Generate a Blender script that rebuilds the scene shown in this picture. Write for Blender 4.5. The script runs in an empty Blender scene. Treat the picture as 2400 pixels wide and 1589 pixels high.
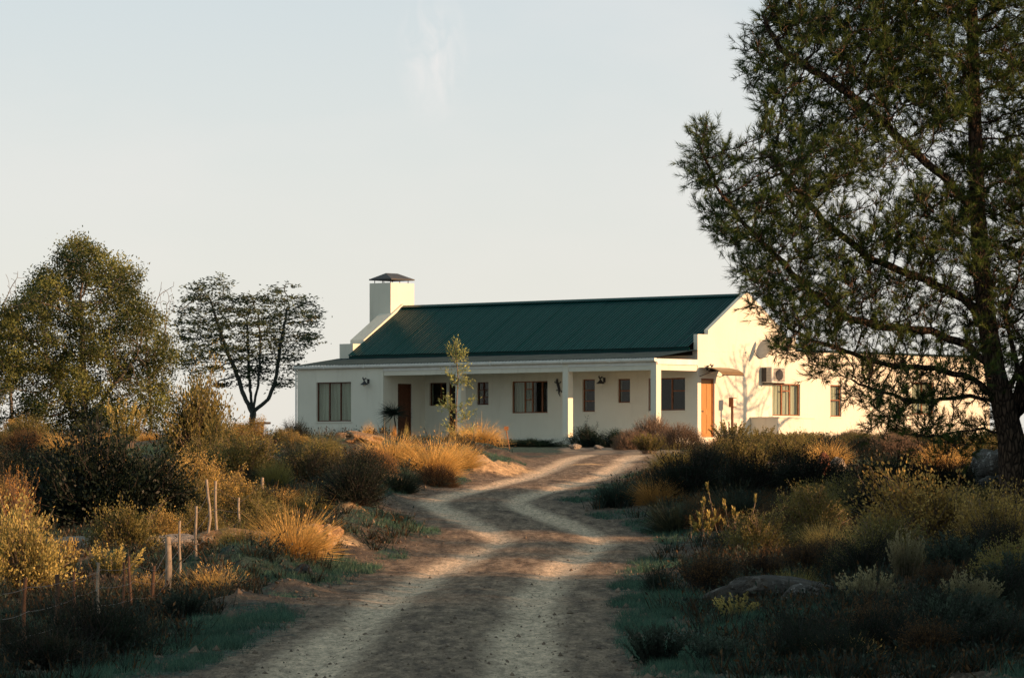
import bpy, math, random
import numpy as np
from mathutils import Vector
R = math.radians
scene = bpy.context.scene
COL = scene.collection
random.seed(7)
rng = np.random.default_rng(7)

# ------------------------------------------------------------------ camera, sky, sun
EYE = 1.6                       # eye height above the track under the camera
cam_d = bpy.data.cameras.new('camera')
cam = bpy.data.objects.new('camera', cam_d); COL.objects.link(cam)
cam.location = (0, 0, EYE); cam.rotation_euler = (R(90), 0, 0)
cam_d.sensor_width = 36.0; cam_d.lens = 157.5
cam_d.shift_y = (1120 - 794.5) / 2400.0      # the horizon lies low in the frame
cam_d.clip_start = 0.5; cam_d.clip_end = 20000
cam_d.dof.use_dof = True; cam_d.dof.focus_distance = 62; cam_d.dof.aperture_fstop = 40
scene.camera = cam

SUN_AZ = -28.0                  # direction to the sun: degrees from +X, turned towards the camera
SUN_EL = 12.5
S = Vector((math.cos(R(SUN_AZ)) * math.cos(R(SUN_EL)), math.sin(R(SUN_AZ)) * math.cos(R(SUN_EL)), math.sin(R(SUN_EL))))
sun_d = bpy.data.lights.new('sun', 'SUN'); sun_d.energy = 5.0; sun_d.angle = R(0.55); sun_d.color = (1.0, 0.575, 0.30)
sun = bpy.data.objects.new('sun', sun_d); COL.objects.link(sun)
sun.rotation_euler = S.to_track_quat('Z', 'Y').to_euler(); sun.location = (40, -20, 30)

world = bpy.data.worlds.new('World'); scene.world = world; world.use_nodes = True
wn = world.node_tree; wn.nodes.clear()
def wnode(t, **k):
    n = wn.nodes.new(t)
    for a, b in k.items(): setattr(n, a, b)
    return n
w_out = wnode('ShaderNodeOutputWorld'); w_bg = wnode('ShaderNodeBackground')
w_sky = wnode('ShaderNodeTexSky', sky_type='NISHITA', sun_disc=False)
w_sky.sun_elevation = R(SUN_EL); w_sky.sun_rotation = R(90 - SUN_AZ)
w_sky.air_density = 1.0; w_sky.dust_density = 1.0; w_sky.ozone_density = 1.5; w_sky.altitude = 400
w_bg.inputs['Strength'].default_value = 0.0865
# thin pale veil of high cloud over the clear sky
w_tc = wnode('ShaderNodeTexCoord'); w_sep = wnode('ShaderNodeSeparateXYZ')
w_ramp = wnode('ShaderNodeValToRGB')
w_mr = wnode('ShaderNodeMapRange'); w_mr.inputs['From Min'].default_value = 0.0; w_mr.inputs['From Max'].default_value = 1.0
wn.links.new(w_tc.outputs['Generated'], w_sep.inputs[0]); wn.links.new(w_sep.outputs['Z'], w_mr.inputs['Value'])
wn.links.new(w_mr.outputs[0], w_ramp.inputs[0])
cr = w_ramp.color_ramp
cr.elements[0].position = 0.0; cr.elements[0].color = (6.45, 6.15, 5.75, 1)
cr.elements[1].position = 1.0; cr.elements[1].color = (1.9, 2.6, 2.7, 1)
for p_, c_ in ((0.045, (6.1, 5.95, 5.7)), (0.12, (4.9, 5.35, 5.6)), (0.25, (3.8, 4.6, 4.8)), (0.5, (2.7, 3.6, 3.75))):
    e = cr.elements.new(p_); e.color = (*c_, 1)
w_noise = wnode('ShaderNodeTexNoise'); w_noise.inputs['Scale'].default_value = 9; w_noise.inputs['Detail'].default_value = 6
w_map = wnode('ShaderNodeMapping'); w_map.inputs['Scale'].default_value = (1, 1, 2.6)
w_cr = wnode('ShaderNodeValToRGB'); w_cr.color_ramp.elements[0].position = 0.50; w_cr.color_ramp.elements[1].position = 0.78
wn.links.new(w_tc.outputs['Generated'], w_map.inputs[0]); wn.links.new(w_map.outputs[0], w_noise.inputs['Vector']); wn.links.new(w_noise.outputs[0], w_cr.inputs[0])
w_mix = wnode('ShaderNodeMix', data_type='RGBA'); w_mix.inputs[0].default_value = 0.80
wn.links.new(w_sky.outputs[0], w_mix.inputs[6]); wn.links.new(w_ramp.outputs[0], w_mix.inputs[7])
w_mul = wnode('ShaderNodeMath', operation='MULTIPLY'); w_mul.inputs[1].default_value = 0.32
wn.links.new(w_cr.outputs[0], w_mul.inputs[0])
w_mix2 = wnode('ShaderNodeMix', data_type='RGBA'); w_mix2.inputs[7].default_value = (6.6, 6.1, 5.8, 1)
wn.links.new(w_mul.outputs[0], w_mix2.inputs[0]); wn.links.new(w_mix.outputs[2], w_mix2.inputs[6])
# one torn wisp of cloud high above the roof
w_vs = wnode('ShaderNodeVectorMath', operation='SUBTRACT')
_wd = Vector(((1000*1.0135-1200)/10500, 1, (1120-125*1.0135)/10500)).normalized()
w_vs.inputs[1].default_value = _wd
w_vm = wnode('ShaderNodeMapping'); w_vm.inputs['Rotation'].default_value = (0, R(35), 0); w_vm.inputs['Scale'].default_value = (120, 60, 62)
w_n2 = wnode('ShaderNodeTexNoise'); w_n2.inputs['Scale'].default_value = 1.6; w_n2.inputs['Detail'].default_value = 8; w_n2.inputs['Distortion'].default_value = 1.0
w_len = wnode('ShaderNodeVectorMath', operation='LENGTH')
w_wmr = wnode('ShaderNodeMapRange'); w_wmr.inputs['From Min'].default_value = 1.05; w_wmr.inputs['From Max'].default_value = 0.1
w_wm = wnode('ShaderNodeMath', operation='MULTIPLY'); w_nr = wnode('ShaderNodeMapRange'); w_nr.inputs['From Min'].default_value = .38; w_nr.inputs['From Max'].default_value = .7
w_wk = wnode('ShaderNodeMath', operation='MULTIPLY'); w_wk.inputs[1].default_value = 0.5
wn.links.new(w_tc.outputs['Generated'], w_vs.inputs[0]); wn.links.new(w_vs.outputs[0], w_vm.inputs[0]); wn.links.new(w_vm.outputs[0], w_len.inputs[0])
wn.links.new(w_vm.outputs[0], w_n2.inputs['Vector']); wn.links.new(w_n2.outputs[0], w_nr.inputs['Value'])
wn.links.new(w_len.outputs['Value'], w_wmr.inputs['Value']); wn.links.new(w_wmr.outputs[0], w_wm.inputs[0]); wn.links.new(w_nr.outputs[0], w_wm.inputs[1]); wn.links.new(w_wm.outputs[0], w_wk.inputs[0])
w_mix3 = wnode('ShaderNodeMix', data_type='RGBA'); w_mix3.inputs[7].default_value = (7.2, 6.6, 6.3, 1)
wn.links.new(w_wk.outputs[0], w_mix3.inputs[0]); wn.links.new(w_mix2.outputs[2], w_mix3.inputs[6])
wn.links.new(w_mix3.outputs[2], w_bg.inputs['Color']); wn.links.new(w_bg.outputs[0], w_out.inputs[0])

vs = scene.view_settings
scene.display_settings.display_device = 'sRGB'
vs.view_transform = 'Standard'; vs.look = 'None'; vs.exposure = 0.7; vs.gamma = 1.0; vs.use_curve_mapping = False
scene.cycles.max_bounces = 8; scene.cycles.diffuse_bounces = 4; scene.cycles.transparent_max_bounces = 12

# ------------------------------------------------------------------ helpers: noise, meshes, materials
def _hash(ix, iy, seed):
    n = (ix.astype(np.int64) * 374761393 + iy.astype(np.int64) * 668265263 + seed * 974634777) & 0x7fffffff
    n = ((n ^ (n >> 13)) * 1274126177) & 0x7fffffff
    return ((n ^ (n >> 16)) & 0xffff) / 65535.0
def vnoise(x, y, seed=0):
    x = np.asarray(x, float); y = np.asarray(y, float)
    ix = np.floor(x); iy = np.floor(y); fx = x - ix; fy = y - iy
    fx = fx*fx*(3-2*fx); fy = fy*fy*(3-2*fy)
    a = _hash(ix, iy, seed); b = _hash(ix+1, iy, seed); c = _hash(ix, iy+1, seed); d = _hash(ix+1, iy+1, seed)
    return (a*(1-fx)+b*fx)*(1-fy) + (c*(1-fx)+d*fx)*fy - .5
def fbm(x, y, seed=0, octv=4):
    s = 0; a = 1.0
    for k in range(octv):
        s = s + a*vnoise(np.asarray(x)*2**k, np.asarray(y)*2**k, seed+k*17); a *= .5
    return s
def sstep(a, b, x):
    t = np.clip((np.asarray(x, float)-a)/(b-a), 0, 1); return t*t*(3-2*t)

class MB:
    def __init__(s): s.V = []; s.L = []; s.T = []; s.M = []; s.A = []; s.n = 0
    def add(s, V, F, mat=0, tint=0.5):
        V = np.asarray(V, float).reshape(-1, 3); F = np.asarray(F, dtype=np.int64)
        if F.size == 0: return s
        s.V.append(V); s.L.append((F + s.n).ravel()); s.T.append(np.full(len(F), F.shape[1])); s.M.append(np.full(len(F), mat))
        s.A.append(np.broadcast_to(np.asarray(tint, float), (len(V),)).copy()); s.n += len(V); return s
    def box(s, x0, x1, y0, y1, z0, z1, f=None, mat=0):
        P = [(x, y, z) for x in (x0, x1) for y in (y0, y1) for z in (z0, z1)]
        if f: P = [f(*p) for p in P]
        return s.add(P, [(0,1,3,2),(4,6,7,5),(0,4,5,1),(2,3,7,6),(0,2,6,4),(1,5,7,3)], mat)
    def tube(s, pts, rad, n=8, mat=0, cap=True):
        pts = [Vector(p) for p in pts]; rad = [rad]*len(pts) if np.isscalar(rad) else rad
        V = []
        for i, p in enumerate(pts):
            d = (pts[min(i+1, len(pts)-1)] - pts[max(i-1, 0)]).normalized()
            a = d.cross(Vector((0.13, 0.31, 1)) if abs(d.z) < .9 else Vector((1, .2, 0))).normalized(); b = d.cross(a)
            for k in range(n):
                t = 2*math.pi*k/n; V.append(p + (a*math.cos(t)+b*math.sin(t))*rad[i])
        F = [(i*n+k, i*n+(k+1)%n, (i+1)*n+(k+1)%n, (i+1)*n+k) for i in range(len(pts)-1) for k in range(n)]
        s.add([tuple(v) for v in V], F, mat)
        if cap:
            for base, c in ((0, pts[0]), ((len(pts)-1)*n, pts[-1])):
                VV = [tuple(V[base+k]) for k in range(n)] + [tuple(c)]
                s.add(VV, [(k, (k+1)%n, n) for k in range(n)], mat)
        return s
    def prism(s, poly, fn, d0, d1, mat=0):
        n = len(poly)
        V = [fn(p, d0) for p in poly] + [fn(p, d1) for p in poly]
        s.add(V, [(i, (i+1)%n, n+(i+1)%n, n+i) for i in range(n)], mat)
        from mathutils.geometry import tessellate_polygon
        T = tessellate_polygon([[Vector((p[0], p[1], 0)) for p in poly]])
        s.add(V, [tuple(t) for t in T] + [tuple(n+i for i in t) for t in T], mat)
        return s
    def mesh(s, name, mats):
        me = bpy.data.meshes.new(name)
        V = np.concatenate(s.V); L = np.concatenate(s.L); T = np.concatenate(s.T); M = np.concatenate(s.M); A = np.concatenate(s.A)
        me.vertices.add(len(V)); me.vertices.foreach_set('co', V.ravel())
        me.loops.add(len(L)); me.loops.foreach_set('vertex_index', L)
        me.polygons.add(len(T)); me.polygons.foreach_set('loop_start', np.concatenate([[0], np.cumsum(T)[:-1]])); me.polygons.foreach_set('loop_total', T)
        me.polygons.foreach_set('material_index', M)
        at = me.attributes.new('tint', 'FLOAT', 'POINT'); at.data.foreach_set('value', A)
        for m in (mats if isinstance(mats, (list, tuple)) else [mats]): me.materials.append(m)
        me.polygons.foreach_set('use_smooth', np.zeros(len(T), bool)); me.update(calc_edges=True)
        return me
    def obj(s, name, mats, parent=None, smooth=False, loc=(0,0,0)):
        me = s.mesh(name, mats)
        if smooth: me.polygons.foreach_set('use_smooth', np.ones(len(me.polygons), bool))
        return link(name, me, parent, loc)
def link(name, me, parent=None, loc=(0,0,0)):
    o = bpy.data.objects.new(name, me); COL.objects.link(o); o.location = loc
    if parent: o.parent = parent
    return o
def tag(o, label=None, cat=None, group=None, kind=None):
    if label: o['label'] = label
    if cat: o['category'] = cat
    if group: o['group'] = group
    if kind: o['kind'] = kind
    return o
def thing(name, label, cat, loc=(0,0,0), rz=0, group=None):
    o = bpy.data.objects.new(name, None); COL.objects.link(o); o.location = loc; o.rotation_euler = (0, 0, rz)
    o.empty_display_size = .2
    return tag(o, label, cat, group)

# node helper for materials
class NT:
    def __init__(s, name):
        s.m = bpy.data.materials.new(name); s.m.use_nodes = True; s.t = s.m.node_tree; s.t.nodes.clear()
        s.out = s.t.nodes.new('ShaderNodeOutputMaterial')
    def n(s, t, **k):
        x = s.t.nodes.new(t)
        for a, b in k.items():
            if a.startswith('_'): continue
            setattr(x, a, b)
        return x
    def l(s, a, b): s.t.links.new(a, b)
    def noise(s, scale, detail=4, vec=None, rough=.55, dist=0):
        x = s.n('ShaderNodeTexNoise'); x.inputs['Scale'].default_value = scale; x.inputs['Detail'].default_value = detail
        x.inputs['Roughness'].default_value = rough; x.inputs['Distortion'].default_value = dist
        if vec is not None: s.l(vec, x.inputs['Vector'])
        return x.outputs[0]
    def ramp(s, v, stops):
        x = s.n('ShaderNodeValToRGB'); c = x.color_ramp
        while len(c.elements) < len(stops): c.elements.new(.5)
        for e, (p, col) in zip(c.elements, stops):
            e.position = p; e.color = (*col, 1) if not np.isscalar(col) else (col, col, col, 1)
        s.l(v, x.inputs[0]); return x.outputs[0]
    def mix(s, f, a, b):
        x = s.n('ShaderNodeMix', data_type='RGBA')
        for sock, v in ((x.inputs[0], f), (x.inputs[6], a), (x.inputs[7], b)):
            if hasattr(v, 'links'): s.l(v, sock)
            elif np.isscalar(v): sock.default_value = v
            else: sock.default_value = (*v, 1)
        return x.outputs[2]
    def math(s, op, a, b=0, c=0, clamp=False):
        x = s.n('ShaderNodeMath', operation=op, use_clamp=clamp)
        for sock, v in zip(x.inputs, (a, b, c)):
            if hasattr(v, 'links'): s.l(v, sock)
            else: sock.default_value = v
        return x.outputs[0]
    def rng(s, v, a, b, c=0, d=1):
        x = s.n('ShaderNodeMapRange'); s.l(v, x.inputs[0])
        for i, q in zip((1,2,3,4), (a,b,c,d)): x.inputs[i].default_value = q
        return x.outputs[0]
    def bump(s, h, strength=.3, dist=.02):
        x = s.n('ShaderNodeBump'); x.inputs['Strength'].default_value = strength; x.inputs['Distance'].default_value = dist
        s.l(h, x.inputs['Height']); return x.outputs[0]
    def attr(s, name): return s.n('ShaderNodeAttribute', attribute_name=name).outputs['Fac']
    def pbsdf(s, col, rough=.8, normal=None, spec=.3, metal=0):
        x = s.n('ShaderNodeBsdfPrincipled')
        if hasattr(col, 'links'): s.l(col, x.inputs['Base Color'])
        else: x.inputs['Base Color'].default_value = (*col, 1)
        if hasattr(rough, 'links'): s.l(rough, x.inputs['Roughness'])
        else: x.inputs['Roughness'].default_value = rough
        x.inputs['Specular IOR Level'].default_value = spec; x.inputs['Metallic'].default_value = metal
        if normal is not None: s.l(normal, x.inputs['Normal'])
        return x.outputs[0]
    def done(s, sh): s.l(sh, s.out.inputs[0]); return s.m
def coords(nt, kind='Object'): return nt.n('ShaderNodeTexCoord').outputs[kind]

def simple_mat(name, c1, c2, scale=6, rough=.7, bump=.15, spec=.3, metal=0, detail=5, dist=.01):
    t = NT(name); v = coords(t); n = t.noise(scale, detail, v)
    n2 = t.noise(scale*7, 3, v)
    return t.done(t.pbsdf(t.mix(t.rng(n, .3, .7), c1, c2), rough, t.bump(n2, bump, dist), spec, metal))

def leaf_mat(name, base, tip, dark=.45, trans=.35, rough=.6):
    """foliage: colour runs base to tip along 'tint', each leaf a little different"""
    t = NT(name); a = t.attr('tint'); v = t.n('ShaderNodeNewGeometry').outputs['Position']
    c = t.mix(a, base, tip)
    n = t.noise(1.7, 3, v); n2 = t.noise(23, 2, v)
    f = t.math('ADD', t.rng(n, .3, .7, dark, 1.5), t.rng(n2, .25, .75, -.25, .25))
    c2 = t.n('ShaderNodeVectorMath', operation='SCALE'); t.l(c, c2.inputs[0]); t.l(f, c2.inputs['Scale'])
    d = t.n('ShaderNodeBsdfDiffuse'); t.l(c2.outputs[0], d.inputs[0])
    tr = t.n('ShaderNodeBsdfTranslucent'); t.l(c2.outputs[0], tr.inputs[0])
    g = t.n('ShaderNodeBsdfGlossy'); g.inputs['Roughness'].default_value = .5; g.inputs[0].default_value = (.7,.7,.7,1)
    m = t.n('ShaderNodeMixShader'); m.inputs[0].default_value = trans; t.l(d.outputs[0], m.inputs[1]); t.l(tr.outputs[0], m.inputs[2])
    m2 = t.n('ShaderNodeMixShader'); m2.inputs[0].default_value = .02 if rough > .5 else .06; t.l(m.outputs[0], m2.inputs[1]); t.l(g.outputs[0], m2.inputs[2])
    return t.done(m2.outputs[0])

# ------------------------------------------------------------------ the lie of the land
def prof(pts):
    y = np.arange(-60, 6000, 1.0); h = np.interp(y, [p[0] for p in pts], [p[1] for p in pts])
    k = np.exp(-.5*(np.arange(-9, 10)/3.0)**2); k /= k.sum()
    return np.convolve(np.pad(h, 9, mode='edge'), k, mode='valid')
far = [(185, 1.3), (215, -.5), (260, -4), (400, -12), (1000, -26), (6000, -60)]
P_ROAD = prof([(-60,-1.9),(0,-1.6),(20,-1.5),(31,-1.42),(35,-1.38),(50,-1.34),(59,-1.29),(70,-1.03),(83,-.6),(100,-.1),(120,.4),(140,.75),(150,.95),(160,1.15),(170,1.3)]+far)
P_LEFT = prof([(-60,-1.9),(0,-1.6),(20,-1.5),(38,-1.5),(50,-1.47),(54,-1.40),(57,-1.15),(60,-1.0),(66,-.9),(74,-.6),(85,-.3),(100,.2),(120,.85),(140,1.25),(160,1.5)]+far)
P_RIGHT = prof([(-60,-1.9),(0,-1.5),(20,-1.4),(35,-1.35),(50,-1.25),(60,-1.1),(70,-.85),(80,-.55),(100,.05),(120,.6),(140,1.0),(160,1.25),(172,1.3)]+far)
def pf(P, y): return np.interp(y, np.arange(-60, 6000, 1.0), P)
RC = np.array([(-60,-1.5),(0,-1.1),(20,-.9),(31,-.75),(35,-.7),(50,-.55),(59.5,-.25),(66,.25),(71,.65),(76.5,.25),(82,-.4),(87,-.78),(91,-.5),(94,-.07),(98,.4),(103,1.05),(110,1.6),(117,2.0),(128,2.5),(139,3.2),(150,4.4),(165,7.5),(200,16),(6000,16)])
_ry = np.arange(-60, 400, .5); _rx = np.interp(_ry, RC[:,0], RC[:,1]); _k = np.exp(-.5*(np.arange(-6, 7)/2.2)**2); _k /= _k.sum()
_rx = np.convolve(np.pad(_rx, 6, mode='edge'), _k, mode='valid')
def road_x(y): return np.interp(y, _ry, _rx)
# banks and heaps: x, y, rx, ry, h
MOUNDS = [(-3.5,61,.6,1.5,.16),(-2.75,60.5,.30,.7,.30),(-3.0,66,.4,1.2,.2),(-2.6,72,.5,1.6,.3),(-2.9,78,.5,2,.35),(-2.9,86,.8,3,.35),(-6.5,57.5,2.2,1.5,.18),(-3.4,57.5,.5,1.2,.22),
          (-.9,107,.9,2.2,.34),(-.2,112,.7,2.5,.22),(-2.4,103,.9,3,.25),(-4.0,118,1.0,3,.28),(-3.2,97,.7,2.5,.3),(-3.7,124,.8,3,.28),
          (-2.6,52,.4,1.2,.15),(-2.9,48.5,.5,.9,.16),(-2.35,45,.3,.6,.10),
          (4.0,92,1.4,5,.3),(6.5,104,3,6,.35),(3.9,75,1.0,5,.15),(4.9,50,1.5,3,.12),(3.0,41,.8,2,.1)]
YARD = lambda x, y: sstep(132, 142, y)*(1-sstep(153, 158, y))*sstep(1.0, 2.2, x)*(1-sstep(4.6, 6.0, x-(y-145)*.05))
def ground(x, y, fine=True):
    x = np.asarray(x, float); y = np.asarray(y, float)
    c = road_x(y); d = x - c
    wl = sstep(1.5, 3.4, -d-5.5*sstep(125, 145, y)); wr = sstep(1.7, 4.2, d)
    h = pf(P_ROAD, y)*(1-wl)*(1-wr) + pf(P_LEFT, y)*wl + pf(P_RIGHT, y)*wr
    for mx, my, rx, ry, mh in MOUNDS:
        h = h + mh*np.exp(-((x-mx)/rx)**2-((y-my)/ry)**2)*(1+.5*fbm(x*3, y*1.5, 91, 3))*sstep(1.1, 1.7, np.abs(d))
    off = np.clip(wl + wr, 0, 1)*(1-YARD(x, y))
    near = 1-sstep(60, 140, np.hypot(x, y-60))*.3
    h = h + off*(.10*fbm(x*.45, y*.3, 3, 4) + .05*fbm(x*2.2, y*1.6, 5, 3))*near
    h = h - .035*np.exp(-((np.abs(d)-.8)/.22)**2)*(1-sstep(120, 140, y)) + .02*np.exp(-(d/.35)**2)
    if fine: h = h + (.007+.05*off)*fbm(x*7, y*5, 11, 3)
    # far country
    h = h + sstep(25, 120, np.abs(x))*(.8*fbm(x*.03, y*.03, 21, 3)) - sstep(40, 160, x)*2.5
    return h + EYE
def gz(x, y): return float(ground(x, y, False))
def grassmask(x, y):
    d = np.abs(x - road_x(y))
    m = sstep(1.25, 2.0, d)*(.5 + 1.3*fbm(x*.8, y*.35, 41, 4))
    m = m + .55*np.exp(-((x-1.9)/.9)**2-((y-39)/9)**2) + .6*np.exp(-((x+2.6)/.9)**2-((y-40)/9)**2) + .35*np.exp(-(x-(road_x(y)+2.3))**2)*sstep(84,90,y)*(1-sstep(104,112,y))
    m = m + .8*sstep(141,147,y)*(1-YARD(x,y))*(1-sstep(6,9,np.abs(x-1)))
    return np.clip(m, 0, 1)
SANDY = [(-3.5,60.5,.5,1.0),(-2.75,60.3,.25,.6),(-2.5,66,.3,1.0),(-2.6,73,.3,1.2),(-6.2,62,2.6,.7),(-4.6,60.5,1.0,.8),(-.7,106.5,.9,1.8),(.1,110,.6,1.8),(-2.6,95,.35,1.2),(-3.9,119,.6,2.0),(-3.1,112,.3,1.0),(-2.3,80,.25,1.2),(1.9,118,.5,1.0)]
def sandmask(x, y):
    m = .0*x
    for mx, my, rx, ry in SANDY: m = m + np.exp(-((x-mx)/rx)**2-((y-my)/ry)**2)
    return np.clip(m*1.15, 0, 1)
# ------------------------------------------------------------------ terrain (one sheet to the horizon)
def build_ground():
    ys = [-60, -30, 0, 10, 16, 20]
    y = 22.0
    while y < 215:
        ys.append(y); y += max(.09, y*.0031)
    while y < 5900: ys.append(y); y *= 1.12
    ys = np.array(ys)
    core = np.arange(-8.5, 9.5, .085)
    mid = np.concatenate([np.arange(9.5, 22, .35), 22*1.16**np.arange(0, 34)])
    midl = np.concatenate([np.arange(8.6, 22, .35), 22*1.16**np.arange(0, 34)])
    xs = np.concatenate([-midl[::-1], core, mid])
    X, Y = np.meshgrid(xs, ys); Z = ground(X, Y)
    nx, ny = len(xs), len(ys)
    i = np.arange(nx*ny).reshape(ny, nx)
    F = np.stack([i[:-1,:-1], i[:-1,1:], i[1:,1:], i[1:,:-1]], -1).reshape(-1, 4)
    mb = MB(); mb.add(np.stack([X, Y, Z], -1).reshape(-1, 3), F)
    t = NT('dirt_and_veld')
    P = t.n('ShaderNodeNewGeometry').outputs['Position']
    rd = t.attr('rd'); gm = t.attr('grassy'); sm = t.attr('sandy'); yd = t.attr('yard')
    sp = t.n('ShaderNodeSeparateXYZ'); t.l(P, sp.inputs[0])
    # streaky noise, stretched along the direction of driving and raked by wash
    mp = t.n('ShaderNodeMapping'); t.l(P, mp.inputs[0]); mp.inputs['Scale'].default_value = (1.0, .13, 1)
    big = t.noise(1.1, 5, mp.outputs[0], .6, .4); medn = t.noise(5, 5, mp.outputs[0], .65); fin = t.noise(34, 4, P, .7); grit = t.noise(95, 2, P, .7)
    wob = t.math('MULTIPLY', t.math('SUBTRACT', big, .5), .5)
    wob = t.math('ADD', wob, t.math('MULTIPLY', t.math('SUBTRACT', medn, .5), .35))
    ad = t.math('ABSOLUTE', rd)
    tr = t.math('ABSOLUTE', t.math('SUBTRACT', ad, .80))
    tr = t.math('ADD', tr, wob)
    track = t.rng(tr, .40, .14)
    road = t.rng(t.math('ADD', ad, t.math('MULTIPLY', wob, 1.2)), 2.3, 1.3)
    gravel = t.mix(t.rng(fin, .35, .7), (.036, .026, .020), (.135, .096, .066))
    gravel = t.mix(t.rng(t.math('ADD', medn, t.math('ADD', t.math('MULTIPLY', grit, .35), t.math('MULTIPLY', fin, .45))), .72, 1.12), gravel, (.34, .25, .17))
    pale = t.mix(t.rng(fin, .3, .7), (.60, .455, .31), (.78, .62, .45))
    pale = t.mix(t.rng(grit, .62, .70, 0, .55), pale, (.07, .055, .045))
    dirt = t.mix(t.rng(medn, .35, .65), (.045, .035, .028), (.12, .088, .062))
    dirt = t.mix(t.rng(fin, .5, .7, 0, .6), dirt, (.19, .14, .09))
    grass = t.mix(t.rng(fin, .35, .65), (.014, .038, .032), (.045, .085, .065))
    sand = t.mix(t.rng(medn, .3, .65), (.32, .20, .10), (.62, .42, .23))
    sand = t.mix(t.rng(fin, .55, .68, 0, .7), sand, (.12, .08, .05))
    c = t.mix(road, dirt, gravel)
    gk = t.rng(t.math('ADD', gm, t.math('MULTIPLY', t.math('SUBTRACT', t.noise(7, 6, P, .75), .5), 1.9)), .42, .62)
    c = t.mix(t.math('MULTIPLY', gk, .85), c, grass)
    c = t.mix(t.rng(t.math('ADD', sm, t.math('MULTIPLY', t.math('SUBTRACT', medn, .5), .8)), .25, .6), c, sand)
    c = t.mix(t.math('MULTIPLY', track, t.rng(t.math('ADD', medn, t.math('MULTIPLY', big, .5)), .45, .8, .95, .70)), c, pale)
    mq = t.n('ShaderNodeMapping'); t.l(P, mq.inputs[0]); mq.inputs['Scale'].default_value = (1, .16, 1)
    spk = t.noise(13, 6, mq.outputs[0], .85); spk2 = t.noise(42, 3, mq.outputs[0], .8)
    sf = t.math('ADD', t.rng(spk, .36, .64, .55, 1.65), t.rng(spk2, .3, .7, -.22, .22))
    sc_ = t.n('ShaderNodeVectorMath', operation='SCALE'); t.l(c, sc_.inputs[0]); t.l(sf, sc_.inputs['Scale']); c = sc_.outputs[0]
    yd2 = t.rng(t.math('ADD', yd, wob), .4, .7)
    c = t.mix(yd2, c, t.mix(t.rng(big, .4, .6), (.12, .10, .08), (.30, .24, .175)))
    h = t.math('ADD', t.math('MULTIPLY', spk, 1.6), t.math('ADD', grit, t.math('MULTIPLY', medn, 1.0)))
    m = t.done(t.pbsdf(c, .95, t.bump(h, .7, .035), .15))
    o = mb.obj('ground', m, smooth=True)
    me = o.data
    for nm, val in (('rd', X-road_x(Y)), ('grassy', grassmask(X, Y)), ('sandy', sandmask(X, Y)), ('yard', YARD(X, Y))):
        a = me.attributes.new(nm, 'FLOAT', 'POINT'); a.data.foreach_set('value', val.ravel().astype(np.float32))
    tag(o, 'dirt ground with a two-track sand road winding up to the farmhouse', kind='structure')
build_ground()

# ------------------------------------------------------------------ farmhouse
FLOOR = 1.55 + EYE
house = thing('farmhouse', 'whitewashed single-storey farmhouse with a dark green corrugated roof and long veranda', 'house', (5.41, 168, FLOOR), R(-42))
def plaster(name, c1, c2):
    t = NT(name); v = coords(t)
    a = t.noise(.7, 5, v); b = t.noise(14, 4, v); c = t.noise(60, 2, v)
    mp = t.n('ShaderNodeMapping'); t.l(v, mp.inputs[0]); mp.inputs['Scale'].default_value = (3, 3, .35)
    st = t.noise(1.5, 5, mp.outputs[0])
    col = t.mix(t.rng(a, .3, .7), c1, c2)
    col = t.mix(t.rng(st, .55, .8, 0, .22), col, (.34, .30, .24))
    sz = t.n('ShaderNodeSeparateXYZ'); t.l(v, sz.inputs[0])
    low = t.rng(t.math('ADD', sz.outputs[2], t.math('MULTIPLY', b, .6)), .5, -.1, 0, .45)
    col = t.mix(low, col, (.36, .29, .22))
    return t.done(t.pbsdf(col, .9, t.bump(t.math('ADD', b, t.math('MULTIPLY', c, .5)), .35, .02), .15))
M_WALL = plaster('lime_plaster', (.65, .63, .535), (.71, .69, .59))
M_TRIM = simple_mat('white_trim_paint', (.62, .62, .58), (.74, .74, .70), 3, .6)
M_GREY = simple_mat('weathered_fibre_sheet', (.018, .036, .046), (.034, .056, .066), 3, .8, spec=.08)
t_ = NT('green_roof_paint'); v_ = coords(t_); mp_ = t_.n('ShaderNodeMapping'); t_.l(v_, mp_.inputs[0]); mp_.inputs['Scale'].default_value = (5, .5, .5)
M_ROOF = t_.done(t_.pbsdf(t_.mix(t_.rng(t_.noise(2, 6, mp_.outputs[0], .7), .35, .7), (.0004, .030, .028), (.0010, .044, .040)), .30, t_.bump(t_.noise(30, 3, v_), .08, .006), .07))
M_WOOD = simple_mat('stained_timber', (.16, .055, .022), (.27, .11, .045), 8, .5)
M_DWOOD = simple_mat('dark_stained_timber', (.075, .028, .014), (.12, .045, .022), 8, .5)
t_ = NT('varnished_door'); v_ = coords(t_); mp_ = t_.n('ShaderNodeMapping'); t_.l(v_, mp_.inputs[0]); mp_.inputs['Scale'].default_value = (14, 14, 1)
M_DOOR = t_.done(t_.pbsdf(t_.mix(t_.rng(t_.noise(2.5, 6, mp_.outputs[0], .7), .3, .7), (.30, .14, .04), (.46, .24, .08)), .45, None, .3))
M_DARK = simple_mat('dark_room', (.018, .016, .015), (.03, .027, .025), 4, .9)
M_METAL = simple_mat('black_iron', (.015, .016, .018), (.03, .03, .032), 9, .5, spec=.4)
M_CAP = simple_mat('rusting_sheet_iron', (.03, .045, .06), (.07, .055, .045), 5, .55, spec=.4)
t_ = NT('curtain_cloth'); v_ = coords(t_); w_ = t_.n('ShaderNodeTexNoise'); w_.inputs['Scale'].default_value = 1; mp_ = t_.n('ShaderNodeMapping'); t_.l(v_, mp_.inputs[0]); mp_.inputs['Scale'].default_value = (22, 22, .6); t_.l(mp_.outputs[0], w_.inputs['Vector'])
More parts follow.
